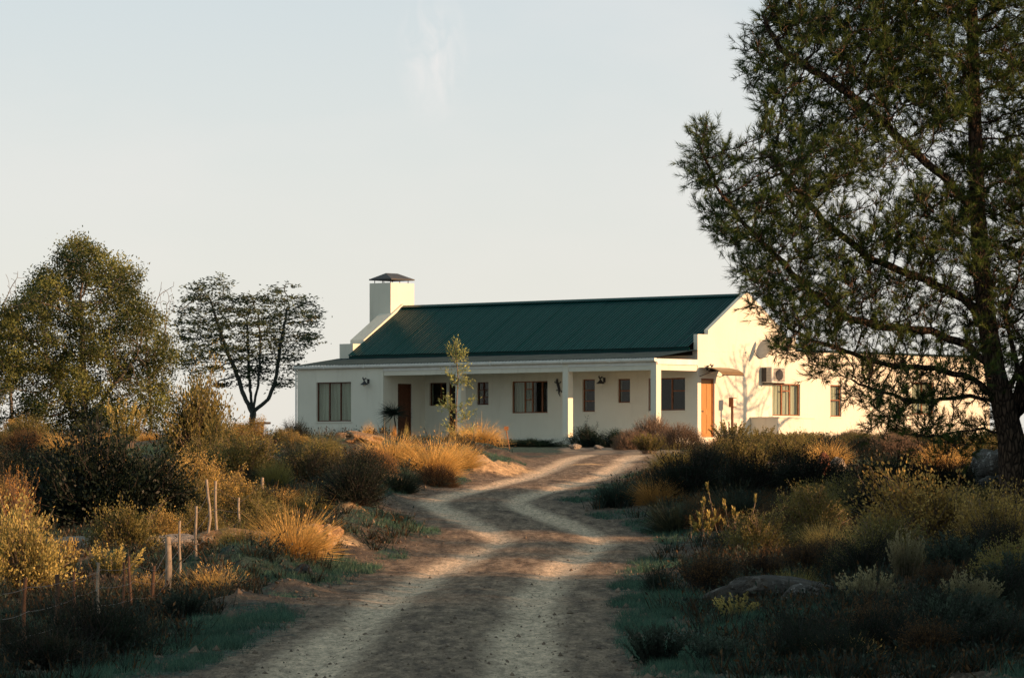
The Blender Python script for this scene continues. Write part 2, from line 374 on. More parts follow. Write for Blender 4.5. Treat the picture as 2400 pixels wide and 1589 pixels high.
M_CURT = t_.done(t_.pbsdf(t_.mix(t_.rng(w_.outputs[0], .35, .65), (.46, .44, .34), (.70, .68, .56)), .95, t_.bump(w_.outputs[0], .8, .05), .1))
t_ = NT('window_glass'); g1 = t_.n('ShaderNodeBsdfTransparent'); g1.inputs[0].default_value = (.80, .84, .82, 1); g2 = t_.n('ShaderNodeBsdfGlossy'); g2.inputs['Roughness'].default_value = .03; g2.inputs[0].default_value = (.9, .9, .9, 1)
fr = t_.n('ShaderNodeLayerWeight'); fr.inputs[0].default_value = .5; mx = t_.n('ShaderNodeMixShader'); t_.l(t_.math('MULTIPLY_ADD', t_.math('POWER', fr.outputs[1], 4), .5, .018), mx.inputs[0]); t_.l(g1.outputs[0], mx.inputs[1]); t_.l(g2.outputs[0], mx.inputs[2])
M_GLASS = t_.done(mx.outputs[0])

ffront = lambda Y0: (lambda s, d, z: (s, Y0+d, z))          # s along the facade, d into the wall
fside = lambda X0: (lambda s, d, z: (X0-d, s, z))           # s along the depth, d into the wall
TH = .25
def wall(name, f, s0, s1, z0, z1, holes=(), th=TH):
    """a wall with openings, cut into blocks that butt end to end"""
    mb = MB(); ss = sorted({s0, s1, *[h[0] for h in holes], *[h[1] for h in holes]})
    for a, b in zip(ss[:-1], ss[1:]):
        hs = sorted([(h[2], h[3]) for h in holes if h[0] <= a+1e-6 and h[1] >= b-1e-6]); z = z0
        for h0, h1 in hs:
            if h0 > z: mb.box(a, b, 0, th, z, h0, f)
            z = h1
        if z < z1: mb.box(a, b, 0, th, z, z1, f)
    return mb.obj('wall', M_WALL, house)
W_L = [(-17.85, -15.92, .71, 2.28)]
W_B = [(-13.92, -12.98, 1.33, 2.25), (-12.86, -12.05, 0, 2.25), (-11.34, -10.72, 1.34, 2.24), (-9.48, -7.6, .99, 2.24), (-5.8, -5.16, 1.01, 2.27), (-3.99, -3.37, 1.34, 2.26), (-2.46, -.62, 1.02, 2.26)]
W_S = [(2.64, 3.44, 0, 2.23), (6.95, 8.69, .86, 2.10), (10.59, 11.3, .86, 2.10), (15.9, 17.4, 1.0, 2.3)]
BZ = -.45
wall('wall', ffront(0), -18.93, -14.15, BZ, 2.80, W_L)
wall('wall', fside(-14.15), TH, 2.43, BZ, 2.80, [(.85, 1.68, 0, 2.20)])
wall('wall', fside(-18.68), TH, 2.43, BZ, 2.80)
wall('wall', ffront(2.43), -18.93, -.25, BZ, 3.10, W_B)
wall('wall', fside(0), 2.43, 8.4, BZ, 3.25, W_S[:1]+[(6.95, 8.4, .86, 2.10)])
wall('wall', fside(0), 8.4, 21.2, BZ, 3.35, [(8.4, 8.69, .86, 2.10)]+W_S[2:])
wall('wall', fside(-18.68), 2.68, 8.4, BZ, 3.25)
wall('wall', ffront(8.15), -18.68, -.25, BZ, 3.25)
wall('wall', ffront(20.95), -7.5, -.25, BZ, 3.35)
wall('wall', fside(-7.25), 8.4, 20.95, BZ, 3.35)
MB().box(-7.3, .06, 8.45, 21.25, 3.36, 3.44).obj('flat_roof', M_GREY, house)
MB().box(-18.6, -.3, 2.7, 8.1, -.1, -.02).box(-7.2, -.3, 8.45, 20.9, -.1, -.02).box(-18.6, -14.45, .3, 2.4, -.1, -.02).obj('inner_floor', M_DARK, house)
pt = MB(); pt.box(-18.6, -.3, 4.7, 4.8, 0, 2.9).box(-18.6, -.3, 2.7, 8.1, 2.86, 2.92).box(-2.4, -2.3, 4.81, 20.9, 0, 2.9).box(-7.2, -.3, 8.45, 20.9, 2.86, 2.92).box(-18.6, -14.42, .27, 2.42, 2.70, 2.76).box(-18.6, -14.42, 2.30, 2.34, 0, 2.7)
pt.obj('added_dark_partition', M_DARK, house)  # near-black walls and ceilings added so the rooms behind the glass look unlit
MB().box(-18.15, -.26, 2.50, 2.62, 3.102, 3.58).box(-18.15, -.26, 8.2, 8.35, 3.252, 3.62).obj('wall_plate', M_DARK, house)  # fillers added to shut out daylight between wall tops and roof
# gables
prof_g = [(2.43,3.10),(2.43,3.90),(3.06,3.90),(3.06,4.07),(5.41,5.60),(7.76,4.07),(7.76,3.90),(8.4,3.90),(8.4,3.25),(2.68,3.25),(2.68,3.10)]
pr_r = [(2.43,3.252),(2.43,3.90),(3.06,3.90),(3.06,4.07),(5.41,5.60),(7.76,4.07),(7.76,3.90),(8.4,3.90),(8.4,3.252)]
MB().prism(pr_r, lambda p, d: (d, p[0], p[1]), 0, -.2).obj('gable', M_WALL, house)
MB().prism(pr_r[:1] and [(2.435,2.81)]+pr_r[1:8]+[(8.395,3.252)], lambda p, d: (d, p[0], p[1]), -18.92, -18.16).obj('gable', M_WALL, house)
# chimney with its cowl
ch = MB().box(-19.5, -18.3, 4.8, 6.2, -.4, 6.46).obj('chimney', M_WALL, house)
cp = MB(); cx, cy, z0, z1 = -18.9, 5.5, 6.63, 6.88
ex, ey = .62, .70
V = [(cx-ex,cy-ey,z0),(cx+ex,cy-ey,z0),(cx+ex,cy+ey,z0),(cx-ex,cy+ey,z0),(cx,cy-.35,z1),(cx,cy+.35,z1)]
cp.add(V, [(0,1,4)]); cp.add(V, [(1,2,5,4),(3,0,4,5)]); cp.add(V, [(2,3,5)])
V = [(x, y, z-.035) for x, y, z in V]; cp.add(V, [(0,1,4),(2,3,5)]); cp.add(V, [(1,2,5,4),(3,0,4,5)])
cp.box(cx-ex, cx+ex, cy-ey-.012, cy-ey, z0-.05, z0+.01); cp.box(cx+ex, cx+ex+.012, cy-ey, cy+ey, z0-.05, z0+.01)
cp.box(cx-ex-.012, cx-ex, cy-ey, cy+ey, z0-.05, z0+.01); cp.box(cx-ex, cx+ex, cy+ey, cy+ey+.012, z0-.05, z0+.01)
cp.obj('chimney_cowl', M_CAP, ch)
for x, y in ((-.45,-.55),(0,-.55),(.45,-.55),(.45,0),(.45,.5),(-.45,.5),(-.45,0)):
    MB().tube([(cx+x, cy+y, 6.45), (cx+x, cy+y, 6.62)], .016, 6).obj('cowl_leg', M_METAL, ch)
# corrugated roof, one mesh per sheet, alike sheets share it
def sheet_mesh(y0, z0, y1, z1, w, name, mat, pitch=.152, amp=.009):
    n = int(round(w/pitch))*6; us = np.linspace(0, w+.05, n+1); amps = amp*np.sin(us/pitch*2*math.pi)
    L = math.hypot(y1-y0, z1-z0); nyv = (-(z1-z0)/L, (y1-y0)/L)
    V = []; 
    for (y, z) in ((y0, z0), (y1, z1)):
        for u, a in zip(us, amps): V.append((u, y+nyv[0]*a, z+nyv[1]*a))
    m = n+1
    F = [(i, i+1, m+i+1, m+i) for i in range(n)]
    V2 = [(x, y-nyv[0]*.006, z-nyv[1]*.006) for x, y, z in V[:m]]
    mb = MB().add(V, F); mb.add(V[:m]+V2, [(i, i+1, m+i+1, m+i) for i in range(n)])
    return mb.mesh(name, mat)
ns = 24; sw = (18.16-.2)/ns
fm = sheet_mesh(2.12, 3.41, 5.41, 5.47, sw, 'roof_sheet', M_ROOF); bm_ = sheet_mesh(8.95, 3.24, 5.41, 5.47, sw, 'roof_sheet', M_ROOF)
for i in range(ns):
    for me in (fm, bm_):
        o = link('roof_sheet', me, house, (-18.16+i*sw+(-.05 if i == ns-1 else 0), 0, (i % 3)*.005 + random.uniform(0, .003))); 
MB().prism([(-.16,-.075),(0,.015),(.16,-.075),(.16,-.088),(0,0),(-.16,-.088)], lambda p, d: (d, 5.41+p[0], 5.52+p[1]), -18.15, -.21).obj('ridge_cap', M_ROOF, house)
MB().box(-18.15, -.21, 2.18, 2.20, 3.24, 3.40).obj('eave_board', M_ROOF, house)
# veranda roof: flatter grey sheets
nv = 22; vw = 19.0/nv
vm = sheet_mesh(-.16, 2.955, 2.42, 3.30, vw, 'veranda_sheet', M_GREY, .17, .014)
for i in range(nv):
    link('veranda_sheet', vm, house, (-18.98+i*vw-(.03 if i == nv-1 else 0), 0, (i % 2)*.006))
MB().box(-18.97, .04, -.02, .03, 2.80, 2.93).obj('fascia_board', M_TRIM, house)
MB().box(-14.15, -.0, .03, 2.40, 2.79, 2.81).obj('veranda_ceiling', M_TRIM, house)
gm = MB()
for x0, x1 in ((-18.99, -13.0), (-12.99, -7.0), (-6.99, -1.0), (-.99, .04)):
    prf = [(-.02,.13),(-.15,.13),(-.165,.10),(-.15,.03),(-.11,.0),(-.02,.0)]
    MB().prism(prf, lambda p, d: (d, p[0]-.005, 2.815+p[1]), x0, x1).obj('gutter', M_TRIM, house)
for x in (-17.3, -15.1, -10.4, -8.3, -4.6, -2.2):
    MB().box(x, x+.06, -.178, -.172, 2.81, 2.955).obj('gutter_bracket', M_TRIM, house)
MB().box(.002, .04, .03, 2.42, 2.72, 2.93).obj('side_fascia', M_TRIM, house)
for x0, x1 in ((-14.14, -10.25), (-9.97, -4.68), (-4.40, -.28)):
    MB().box(x0, x1, .03, .22, 2.50, 2.79).obj('beam', M_WALL, house)
    MB().box(x0, x1, .0, .027, 2.68, 2.798).obj('upper_beam_board', M_TRIM, house)
MB().box(-.22, -.02, .285, 2.42, 2.50, 2.785).obj('side_beam', M_WALL, house)
for a in (0, 4.40, 9.97):
    MB().box(-a-.28, -a, 0, .28, 0, 2.795).obj('post', M_WALL, house)
MB().box(-14.14, .05, -.12, 2.42, -.5, 0).obj('veranda_floor', M_WALL, house)
MB().box(-19.0, -18.96, -.05, 0.0, -.3, 2.79).obj('downpipe', M_TRIM, house)
MB().box(-7.25, -.05, 8.45, 8.5, 3.3, 3.34).obj('flashing', M_GREY, house)

def window(f, s0, s1, z0, z1, cols, curt=(), fr=.045, mat=None, setb=.07, bars=(), sill=True):
    """cols: fractions where mullions stand; curt: (a,b) fractions with a curtain behind"""
    mat = mat or M_WOOD; mb = MB(); g = .002
    W = MB(); W.box(s0+g, s1-g, setb, setb+.05, z0+g, z0+fr, f); W.box(s0+g, s1-g, setb, setb+.05, z1-fr, z1-g, f)
    W.box(s0+g, s0+fr, setb, setb+.05, z0+fr, z1-fr, f); W.box(s1-fr, s1-g, setb, setb+.05, z0+fr, z1-fr, f)
    w = W.obj('window', mat, house)
    xs = [s0+fr] + [s0+(s1-s0)*c for c in cols] + [s1-fr]
    for c in cols:
        x = s0+(s1-s0)*c; MB().box(x-.028, x+.028, setb-.004, setb+.052, z0+fr, z1-fr, f).obj('mullion', mat, w)
    for i in range(len(xs)-1):
        a = xs[i]+(.028 if i else 0); b = xs[i+1]-(.028 if i < len(xs)-2 else 0)
        zs = [z0+fr] + [z0+(z1-z0)*q for (k, q) in bars if k == i] + [z1-fr]
        for q in zs[1:-1]: MB().box(a, b, setb+.002, setb+.045, q-.022, q+.022, f).obj('transom', mat, w)
        for j in range(len(zs)-1):
            MB().box(a, b, setb+.02, setb+.026, zs[j]+(.022 if j else 0), zs[j+1]-(.022 if j < len(zs)-2 else 0), f).obj('pane', M_GLASS, w)
    for a, b in curt:
        n = 40; us = np.linspace(s0+(s1-s0)*a, s0+(s1-s0)*b, n); ph = us*38
        dd = setb+.17+.018*np.sin(ph)+.008*np.sin(ph*2.3)
        V = [f(u, d, z0-.05) for u, d in zip(us, dd)] + [f(u, d, z1+.05) for u, d in zip(us, dd)]
        MB().add(V, [(i, i+1, n+i+1, n+i) for i in range(n-1)]).obj('curtain', M_CURT, w)
    if sill: MB().box(s0-.03, s1+.03, -.035, setb-.002, z0-.045, z0-.002, f).obj('sill', M_WALL, w)
    return w
F0 = ffront(0); FB = ffront(2.43); FS = fside(0)
window(F0, *W_L[0], (.345, .67), ((0, 1),), mat=M_DWOOD)
window(FB, *W_B[0], (.62,), (), mat=M_DWOOD)
window(FB, *W_B[2], (.5,), (), mat=M_DWOOD, bars=((0,.66),(0,.34),(1,.66),(1,.34)))
window(FB, *W_B[3], (.34, .55, .82), ((0.0,.34),(.34,.53)), bars=((1,.75),(1,.42)))
window(FB, *W_B[4], (), (), bars=((0,.33),(0,.66)))
window(FB, *W_B[5], (), (), bars=((0,.5),))
window(FB, *W_B[6], (.24, .62), (), bars=((2,.6),))
window(FS, *W_S[1], (.38, .67), ((0, 1),), bars=((1,.78),))
window(FS, *W_S[2], (), ((0,.95),), bars=((0,.52),))
window(FS, *W_S[3], (.5,), ((0,1),))
def door(f, s0, s1, z0, z1, mat, fm_):
    d = MB().box(s0+.06, s1-.06, .10, .15, z0+.01, z1-.06, f).obj('door', mat, house)
    MB().box(s0+.002, s0+.058, .06, .16, z0, z1-.002, f).obj('door_frame', fm_, d); MB().box(s1-.058, s1-.002, .06, .16, z0, z1-.002, f).obj('door_frame', fm_, d)
    MB().box(s0+.058, s1-.058, .06, .16, z1-.058, z1-.002, f).obj('door_frame', fm_, d)
    w = (s1-s0-.12); 
    for a, b in ((z0+.14, z0+.86), (z0+1.06, z1-.22)):
        for k in range(2):
            x = s0+.06+w*(.12+.42*k); MB().box(x, x+w*.34, .088, .10, a, b, f).obj('door_panel', mat, d)
    MB().box(s0+.06+.04, s0+.06+.16, .055, .09, z0+.96, z0+1.0, f).obj('handle', M_METAL, d)
door(fside(-14.15), .85, 1.68, 0, 2.2, M_DWOOD, M_DWOOD)
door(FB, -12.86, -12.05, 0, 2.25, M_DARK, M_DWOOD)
door(FS, 2.64, 3.44, 0, 2.23, M_DOOR, M_WOOD)
MB().box(-2.0, .6, 5.0, 5.1, -.3, -.2).obj('footing', M_WALL, house)

# fittings on the house, each a thing of its own; hl() turns house coordinates into the world's
HR = R(-42)
def hl(x, y, z): return (5.41+x*math.cos(HR)-y*math.sin(HR), 168+x*math.sin(HR)+y*math.cos(HR), FLOOR+z)
M_GALV = simple_mat('grey_enamel', (.30, .31, .30), (.40, .40, .38), 5, .45, spec=.5)
M_DISH = simple_mat('weathered_dish_paint', (.34, .34, .32), (.42, .42, .39), 5, .6)
M_BULB = simple_mat('opal_glass', (.72, .68, .58), (.80, .76, .66), 5, .3)
M_AMBER = simple_mat('amber_polycarbonate', (.16, .10, .04), (.22, .14, .055), 4, .4)
def lamp(x, y, z, rz, label):
    t = thing('wall_lamp', label, 'wall lamp', hl(x, y, z), HR+rz, 'dark wall lamps of the farmhouse')
    MB().box(-.05, .05, -.03, 0, .02, .20).obj('wall_plate', M_METAL, t)
    MB().tube([(0,-.03,.12),(0,-.12,.22),(0,-.22,.20),(0,-.24,.10)], .014, 6).obj('arm', M_METAL, t)
    pts = [(0,-.24,.12),(0,-.24,.06),(0,-.24,-.02),(0,-.24,-.035)]
    MB().tube(pts, [.03,.07,.16,.165], 14, cap=False).obj('lamp_shade', M_METAL, t)
    MB().tube([(0,-.24,.02),(0,-.24,-.04),(0,-.24,-.09),(0,-.24,-.11)], [.03,.065,.06,.02], 10).obj('globe', M_BULB, t, True)
    b = MB(); b.tube([(-.05,-.24,.13),(-.02,-.24,.17),(.04,-.24,.19),(.07,-.24,.25)], [.01,.04,.03,.01], 7); b.tube([(-.04,-.24,.16),(-.08,-.24,.23),(-.07,-.24,.28)], [.02,.03,.008], 6)
    b.obj('finial', M_METAL, t)
lamp(-14.95, 0, 2.18, 0, 'dark wall lamp on the left wing beside the three-pane window')
lamp(-4.66, 2.43, 2.12, 0, 'dark wall lamp under the veranda between the tall and the square window')
lamp(-10.13, 0, 2.15, 0, 'dark lamp on the veranda post behind the sapling')
lamp(0, 3.0, 2.52, R(90), 'dark lamp above the orange side door and its awning')
aw = thing('awning', 'curved amber awning above the orange side door', 'awning', hl(0, 2.5, 2.32), HR)
n = 14; arc = [(.05+1.1*math.sin(t*math.pi/2*.98), .33*math.cos(t*math.pi/2*.98)) for t in np.linspace(0, 1, n)]
arc = [(x, z*.95) for x, z in arc]
V = [(x, y, z+dz) for dz in (0, .015) for y in (0, 1.3) for x, z in arc]
m_ = MB(); 
for k in (0, 2*n): m_.add(V, [(k+i, k+i+1, k+n+i+1, k+n+i) for i in range(n-1)])
m_.obj('canopy', M_AMBER, aw, True)
for y in (.02, 1.24):
    MB().tube([(x, y+.02, z-.015) for x, z in arc], .014, 6).obj('rib', M_METAL, aw)
    MB().tube([(.01, y+.02, -.02), (.5, y+.02, .12), (.8, y+.02, .18)], .014, 6).obj('bracket', M_METAL, aw)
MB().tube([(arc[-1][0], 0, arc[-1][1]), (arc[-1][0], 1.3, arc[-1][1])], .016, 6).obj('front_rail', M_METAL, aw)
ds = thing('satellite_dish', 'oval grey satellite dish on the sunlit gable wall', 'satellite dish', hl(.45, 5.85, 3.40), HR)
# dish looks away from the house, over the veranda side
dn = Vector((-.12, -.90, .40)).normalized(); da = dn.cross(Vector((0,0,1))).normalized(); db = dn.cross(da)
V = [Vector((0,0,0))-dn*.09]; F3 = []; nr, na = 5, 24
for i in range(1, nr+1):
    r = i/nr
    for k in range(na):
        a = 2*math.pi*k/na; V.append((da*math.cos(a)*.38+db*math.sin(a)*.43)*r + dn*(.09*(r*r-1)))
F4 = [(1+(i-1)*na+k, 1+(i-1)*na+(k+1)%na, 1+i*na+(k+1)%na, 1+i*na+k) for i in range(1, nr) for k in range(na)]
F3 = [(0, 1+k, 1+(k+1)%na) for k in range(na)]
MB().add([tuple(v) for v in V], F4).add([tuple(v) for v in V], F3).obj('dish', M_DISH, ds, True)
e1 = dn*.45 - db*(-.30); MB().tube([tuple(db*.42), tuple(dn*.30+db*.36), tuple(dn*.42+db*.25)], .013, 6).obj('feed_arm', M_METAL, ds)
MB().tube([tuple(dn*.42+db*.25), tuple(dn*.34+db*.20)], .035, 8).obj('receiver', M_GALV, ds)
MB().tube([(0,.06,-.1),(.05,.45,-.22),(-.2,.85,-.22),(-.45,1.05,-.05),(-.62,1.1,0)], .022, 7).obj('mast', M_DWOOD, ds)
MB().box(-.64, -.6, 1.0, 1.2, -.14, .14).obj('wall_bracket', M_DWOOD, ds)
MB().tube([(-.61,0.05,-.3),(-.61,0,-.8)], .008, 5).obj('cable', M_METAL, ds)
ac = thing('air_conditioner', 'white air conditioner box on the gable wall above the side window', 'air conditioner', hl(.03, 6.25, 2.12), HR)
MB().box(0, .5, 0, .95, 0, .6).obj('casing', simple_mat('enamelled_casing', (.55,.53,.48), (.62,.60,.54), 4, .5), ac)
MB().box(.02, .24, -.012, -.002, .03, .57).obj('side_grille', M_METAL, ac)
for k in range(9): MB().box(.27, .47, -.02, -.002, .05+k*.058, .08+k*.058).obj('louvre', M_GALV, ac)
for k in range(10): MB().box(.502, .512, .12, .80, .06+k*.05, .085+k*.05).obj('louvre', M_METAL, ac)
MB().tube([(.514,.46,.3),(.53,.46,.3)], .21, 20).obj('fan_guard', M_METAL, ac)
MB().box(-.03, .45, .1, .15, -.06, -.005).box(-.03, .45, .8, .85, -.06, -.005).obj('bracket', M_METAL, ac)
mt = thing('meter_box', 'small dark meter box on a thin post against the gable wall', 'meter box', hl(.45, 3.95, -.35), HR)
MB().box(-.035, .035, -.035, .035, 0, 1.55).obj('post', M_DWOOD, mt)
MB().box(-.07, .13, -.12, .10, 1.5, 1.86).obj('box', M_WOOD, mt); MB().box(.132, .142, -.10, .08, 1.53, 1.83).obj('lid', M_BULB, mt)
lw = thing('garden_wall', 'low plastered wall jutting from the gable under the side window', 'garden wall', hl(.03, 5.6, -.5), HR)
MB().box(0, 1.3, 0, 2.3, 0, 1.24).obj('masonry', M_WALL, lw); MB().box(-.0, 1.34, -.03, 2.33, 1.242, 1.29).obj('coping', M_WALL, lw)
gk = thing('gecko_ornament', 'black gecko ornament on the veranda wall beside the four-part window', 'wall ornament', hl(-7.02, 2.40, 1.98), HR)
b = MB(); b.tube([(-.05,0,.33),(-.06,0,.22),(0,0,.08),(.06,0,-.1),(.03,0,-.24),(.10,0,-.36)], [.03,.05,.06,.05,.025,.008], 8)
b.obj('body', M_METAL, gk, True)
for x, z, dx, dz in ((-.05,.16,-.14,.06),(0,.14,.13,.08),(.03,-.1,-.13,-.02),(.07,-.12,.12,-.08)): MB().tube([(x,0,z),(x+dx*.6,0,z+dz*.2),(x+dx,0,z+dz)], [.022,.016,.02], 6).obj('leg', M_METAL, gk)

# bird table, stake
bx, by = (607*1.0135-1200)/10500*168, 168
bt = thing('bird_table', 'flat-topped wooden bird table between the thorn tree and the house', 'bird table', (bx, by, gz(bx, by)), .3); M_BT = simple_mat('old_grey_timber', (.03,.022,.018), (.06,.045,.035), 8, .8)
zt = EYE+(1120-977*1.0135)/10500*by - gz(bx, by)
MB().box(-.04, .04, -.04, .04, -.1, zt-.06).obj('post', M_BT, bt); MB().box(-.26, .26, -.22, .22, zt-.06, zt-.02).obj('table_top', M_BT, bt)
MB().box(-.26, .26, -.24, -.221, zt-.05, zt+.02).obj('rim', M_BT, bt); MB().box(-.26, .26, .221, .24, zt-.05, zt+.02).obj('rim', M_BT, bt)
sx, sy = (1172*1.0135-1200)/10500*150, 150
st = thing('garden_stake', 'short leaning stake with an orange cap before the veranda', 'stake', (sx, sy, gz(sx, sy)), 0)
zt = EYE+(1120-988*1.0135)/10500*sy - gz(sx, sy)
MB().tube([(.10,0,-.05),(-.02,0,zt-.08)], .022, 6).obj('stake', M_WOOD, st); MB().box(-.09, .06, -.06, .06, zt-.1, zt+.03).obj('cap', M_WOOD, st)
# ------------------------------------------------------------------ plants: batches of leaves, blades and twigs
def X_at(u, Y): return (u*1.0135-1200)/10500*Y          # column in the picture -> metres across at distance Y
def Z_at(v, Y): return EYE+(1120-v*1.0135)/10500*Y
def unit(v): return v/np.maximum(np.linalg.norm(v, axis=-1, keepdims=True), 1e-9)
def perp(d, g):
    r = g.normal(size=d.shape); return unit(np.cross(d, r))
def leaves(mb, P, D, L, W, g, mat=0, tint=.5, fold=.0):
    """diamond leaves: P base points, D directions"""
    n = len(P); L = np.broadcast_to(L, (n,))[:, None]; W = np.broadcast_to(W, (n,))[:, None]
    s = perp(D, g); mid = P + D*L*.5
    V = np.stack([P, mid+s*W*.5, P+D*L, mid-s*W*.5], 1).reshape(-1, 3)
    F = np.arange(4*n).reshape(n, 4)
    mb.add(V, F, mat, np.repeat(np.broadcast_to(tint, (n,)), 4))
def needles(mb, P, D, L, W, g, mat=0, tint=.5):
    n = len(P); L = np.broadcast_to(L, (n,))[:, None]; W = np.broadcast_to(W, (n,))[:, None]
    s = perp(D, g)
    V = np.stack([P-s*W*.5, P+s*W*.5, P+D*L], 1).reshape(-1, 3)
    mb.add(V, np.arange(3*n).reshape(n, 3), mat, np.repeat(np.broadcast_to(tint, (n,)), 3))
def blades(mb, P, D, L, W, g, mat=0, curve=.35, t0=.0, t1=1.0, seg=3):
    """long thin blades that bend outward and down"""
    n = len(P); L = np.broadcast_to(L, (n,))[:, None]; W = np.broadcast_to(W, (n,))[:, None]
    s = perp(D, g); out = D.copy(); out[:, 2] = 0; out = unit(out + g.normal(size=out.shape)*.25)
    rows = []; tint = []
    for k in range(seg+1):
        t = k/seg; c = P + D*L*t + out*L*curve*t*t - np.array([0, 0, 1])*L*curve*.45*t**3
        w = W*(1-t*.8)*.5
        if k < seg: rows += [c-s*w, c+s*w]; tint += [t0+(t1-t0)*t]*2
        else: rows += [c]; tint += [t1]
    V = np.stack(rows, 1); m = V.shape[1]; V = V.reshape(-1, 3); base = np.arange(n)[:, None]*m
    F4 = np.concatenate([base + np.array([2*k, 2*k+1, 2*k+3, 2*k+2]) for k in range(seg-1)])
    F3 = base + np.array([2*seg-2, 2*seg-1, 2*seg])
    T = np.tile(np.array(tint)**.6, n)*np.repeat(g.uniform(.75, 1.1, n), m)
    mb.add(V, F4, mat, np.clip(T, 0, 1)); mb.V[-1] = V
    mb.n -= len(V); mb.V.pop(); mb.A.pop(); st = mb.n
    mb.V.append(V); mb.A.append(np.clip(T, 0, 1)); mb.n += len(V)
    mb.L.append((F3+st).ravel()); mb.T.append(np.full(len(F3), 3)); mb.M.append(np.full(len(F3), mat))
def sticks(mb, P0, P1, r0, r1, g, mat=0, k=4, tint=.5):
    n = len(P0); d = unit(P1-P0); a = perp(d, g); b = np.cross(d, a)
    r0 = np.broadcast_to(r0, (n,))[:, None]; r1 = np.broadcast_to(r1, (n,))[:, None]
    V = []
    for P, r in ((P0, r0), (P1, r1)):
        for j in range(k):
            t = 2*math.pi*j/k; V.append(P+(a*math.cos(t)+b*math.sin(t))*r)
    V = np.stack(V, 1).reshape(-1, 3); base = np.arange(n)[:, None]*2*k
    F = np.concatenate([base+np.array([j, (j+1)%k, k+(j+1)%k, k+j]) for j in range(k)])
    mb.add(V, F, mat, tint)
def dome_dirs(n, g, zmin=0.0, zp=1.0):
    a = g.uniform(0, 2*math.pi, n); z = zmin+(1-zmin)*g.uniform(0, 1, n)**zp; r = np.sqrt(np.maximum(0, 1-z*z))
    return np.stack([r*np.cos(a), r*np.sin(a), z], 1)
def lumpy(D, seed, amp=.36, f=2.2):
    return 1 + amp*2*(vnoise(D[:, 0]*f+D[:, 2]*1.7+50, D[:, 1]*f-D[:, 2]*1.3+50, seed)) + amp*(vnoise(D[:, 0]*f*2.6+9, D[:, 1]*f*2.6+D[:, 2]*3+9, seed+5))

# shrub makers: unit size, about 1 m in radius and 1 m tall -> (foliage mesh, stems mesh)
def mk_leafy(seed, mats, ntw=230, per=34, L=.075, W=.036, up=.35, rad=1.0, spread=.16, fuzz=1.0, zmin=.0):
    g = np.random.default_rng(seed); D = dome_dirs(ntw, g, zmin, .8); R0 = lumpy(D, seed)*rad
    tip = D*R0[:, None]*(g.uniform(.62, 1.10, ntw)+.22*(g.uniform(size=ntw) < .12))[:, None]; tip[:, 2] = np.abs(tip[:, 2])+.04
    root = np.stack([g.normal(0, .16, ntw), g.normal(0, .16, ntw), np.zeros(ntw)], 1)
    mid = root*.4+tip*.55+g.normal(0, .05, (ntw, 3))
    mb = MB(); t = g.uniform(.15, 1.0, (ntw, per))**.7
    P = mid[:, None]*(1-t[..., None]) + tip[:, None]*t[..., None] + g.normal(0, spread*.42, (ntw, per, 3))*(.4+t[..., None])
    od = unit(tip-mid)[:, None] + g.normal(0, .75, (ntw, per, 3)); od[..., 2] += up
    tw = g.uniform(-.2, .2, ntw)[:, None]; tint = np.clip(.25+.55*t+tw+g.uniform(-.15, .15, t.shape), 0, 1)
    leaves(mb, P.reshape(-1, 3), unit(od.reshape(-1, 3)), g.uniform(.6, 1.2, ntw*per)*L, g.uniform(.7, 1.2, ntw*per)*W, g, 0, tint.ravel())
    st = MB(); sticks(st, root, mid, .014, .008, g); sticks(st, mid, tip+unit(tip-mid)*.03, .008, .003, g, k=3)
    return mb.mesh('foliage', mats[0]), st.mesh('stems', mats[1])
def mk_restio(seed, mats, n=1500, W=.011, curve=.28, fan=1.0, hvar=.25, t0=.05):
    g = np.random.default_rng(seed); D = dome_dirs(n, g, .12, .62); D[:, :2] *= fan; D = unit(D)
    rr = g.uniform(0, .22, n); a = np.arctan2(D[:, 1], D[:, 0]) + g.normal(0, .4, n)
    P = np.stack([np.cos(a)*rr, np.sin(a)*rr, -.03*np.ones(n)], 1)
    L = (1-.35*(1-D[:, 2]))*g.uniform(1-hvar*1.6, 1+hvar*.4, n)*lumpy(D, seed, .10)
    mb = MB(); blades(mb, P, D, L, g.uniform(.6, 1.2, n)*W, g, 0, curve, t0, 1.0)
    k = n//3; j = g.integers(0, n, k)     # seed heads and side shoots near the tips
    Q = P[j]+D[j]*L[j, None]*g.uniform(.55, .98, k)[:, None]+g.normal(0, .02, (k, 3)); dd = D[j]+g.normal(0, .35, (k, 3)); dd[:, 2] += .4
    leaves(mb, Q, unit(dd), .06, W*1.2, g, 0, np.clip(g.uniform(.6, 1, k), 0, 1))
    st = MB(); j = g.integers(0, n, 60); sticks(st, P[j], P[j]+D[j]*L[j, None]*.45, W*.6, W*.4, g, k=3)
    return mb.mesh('foliage', mats[0]), st.mesh('stems', mats[1])
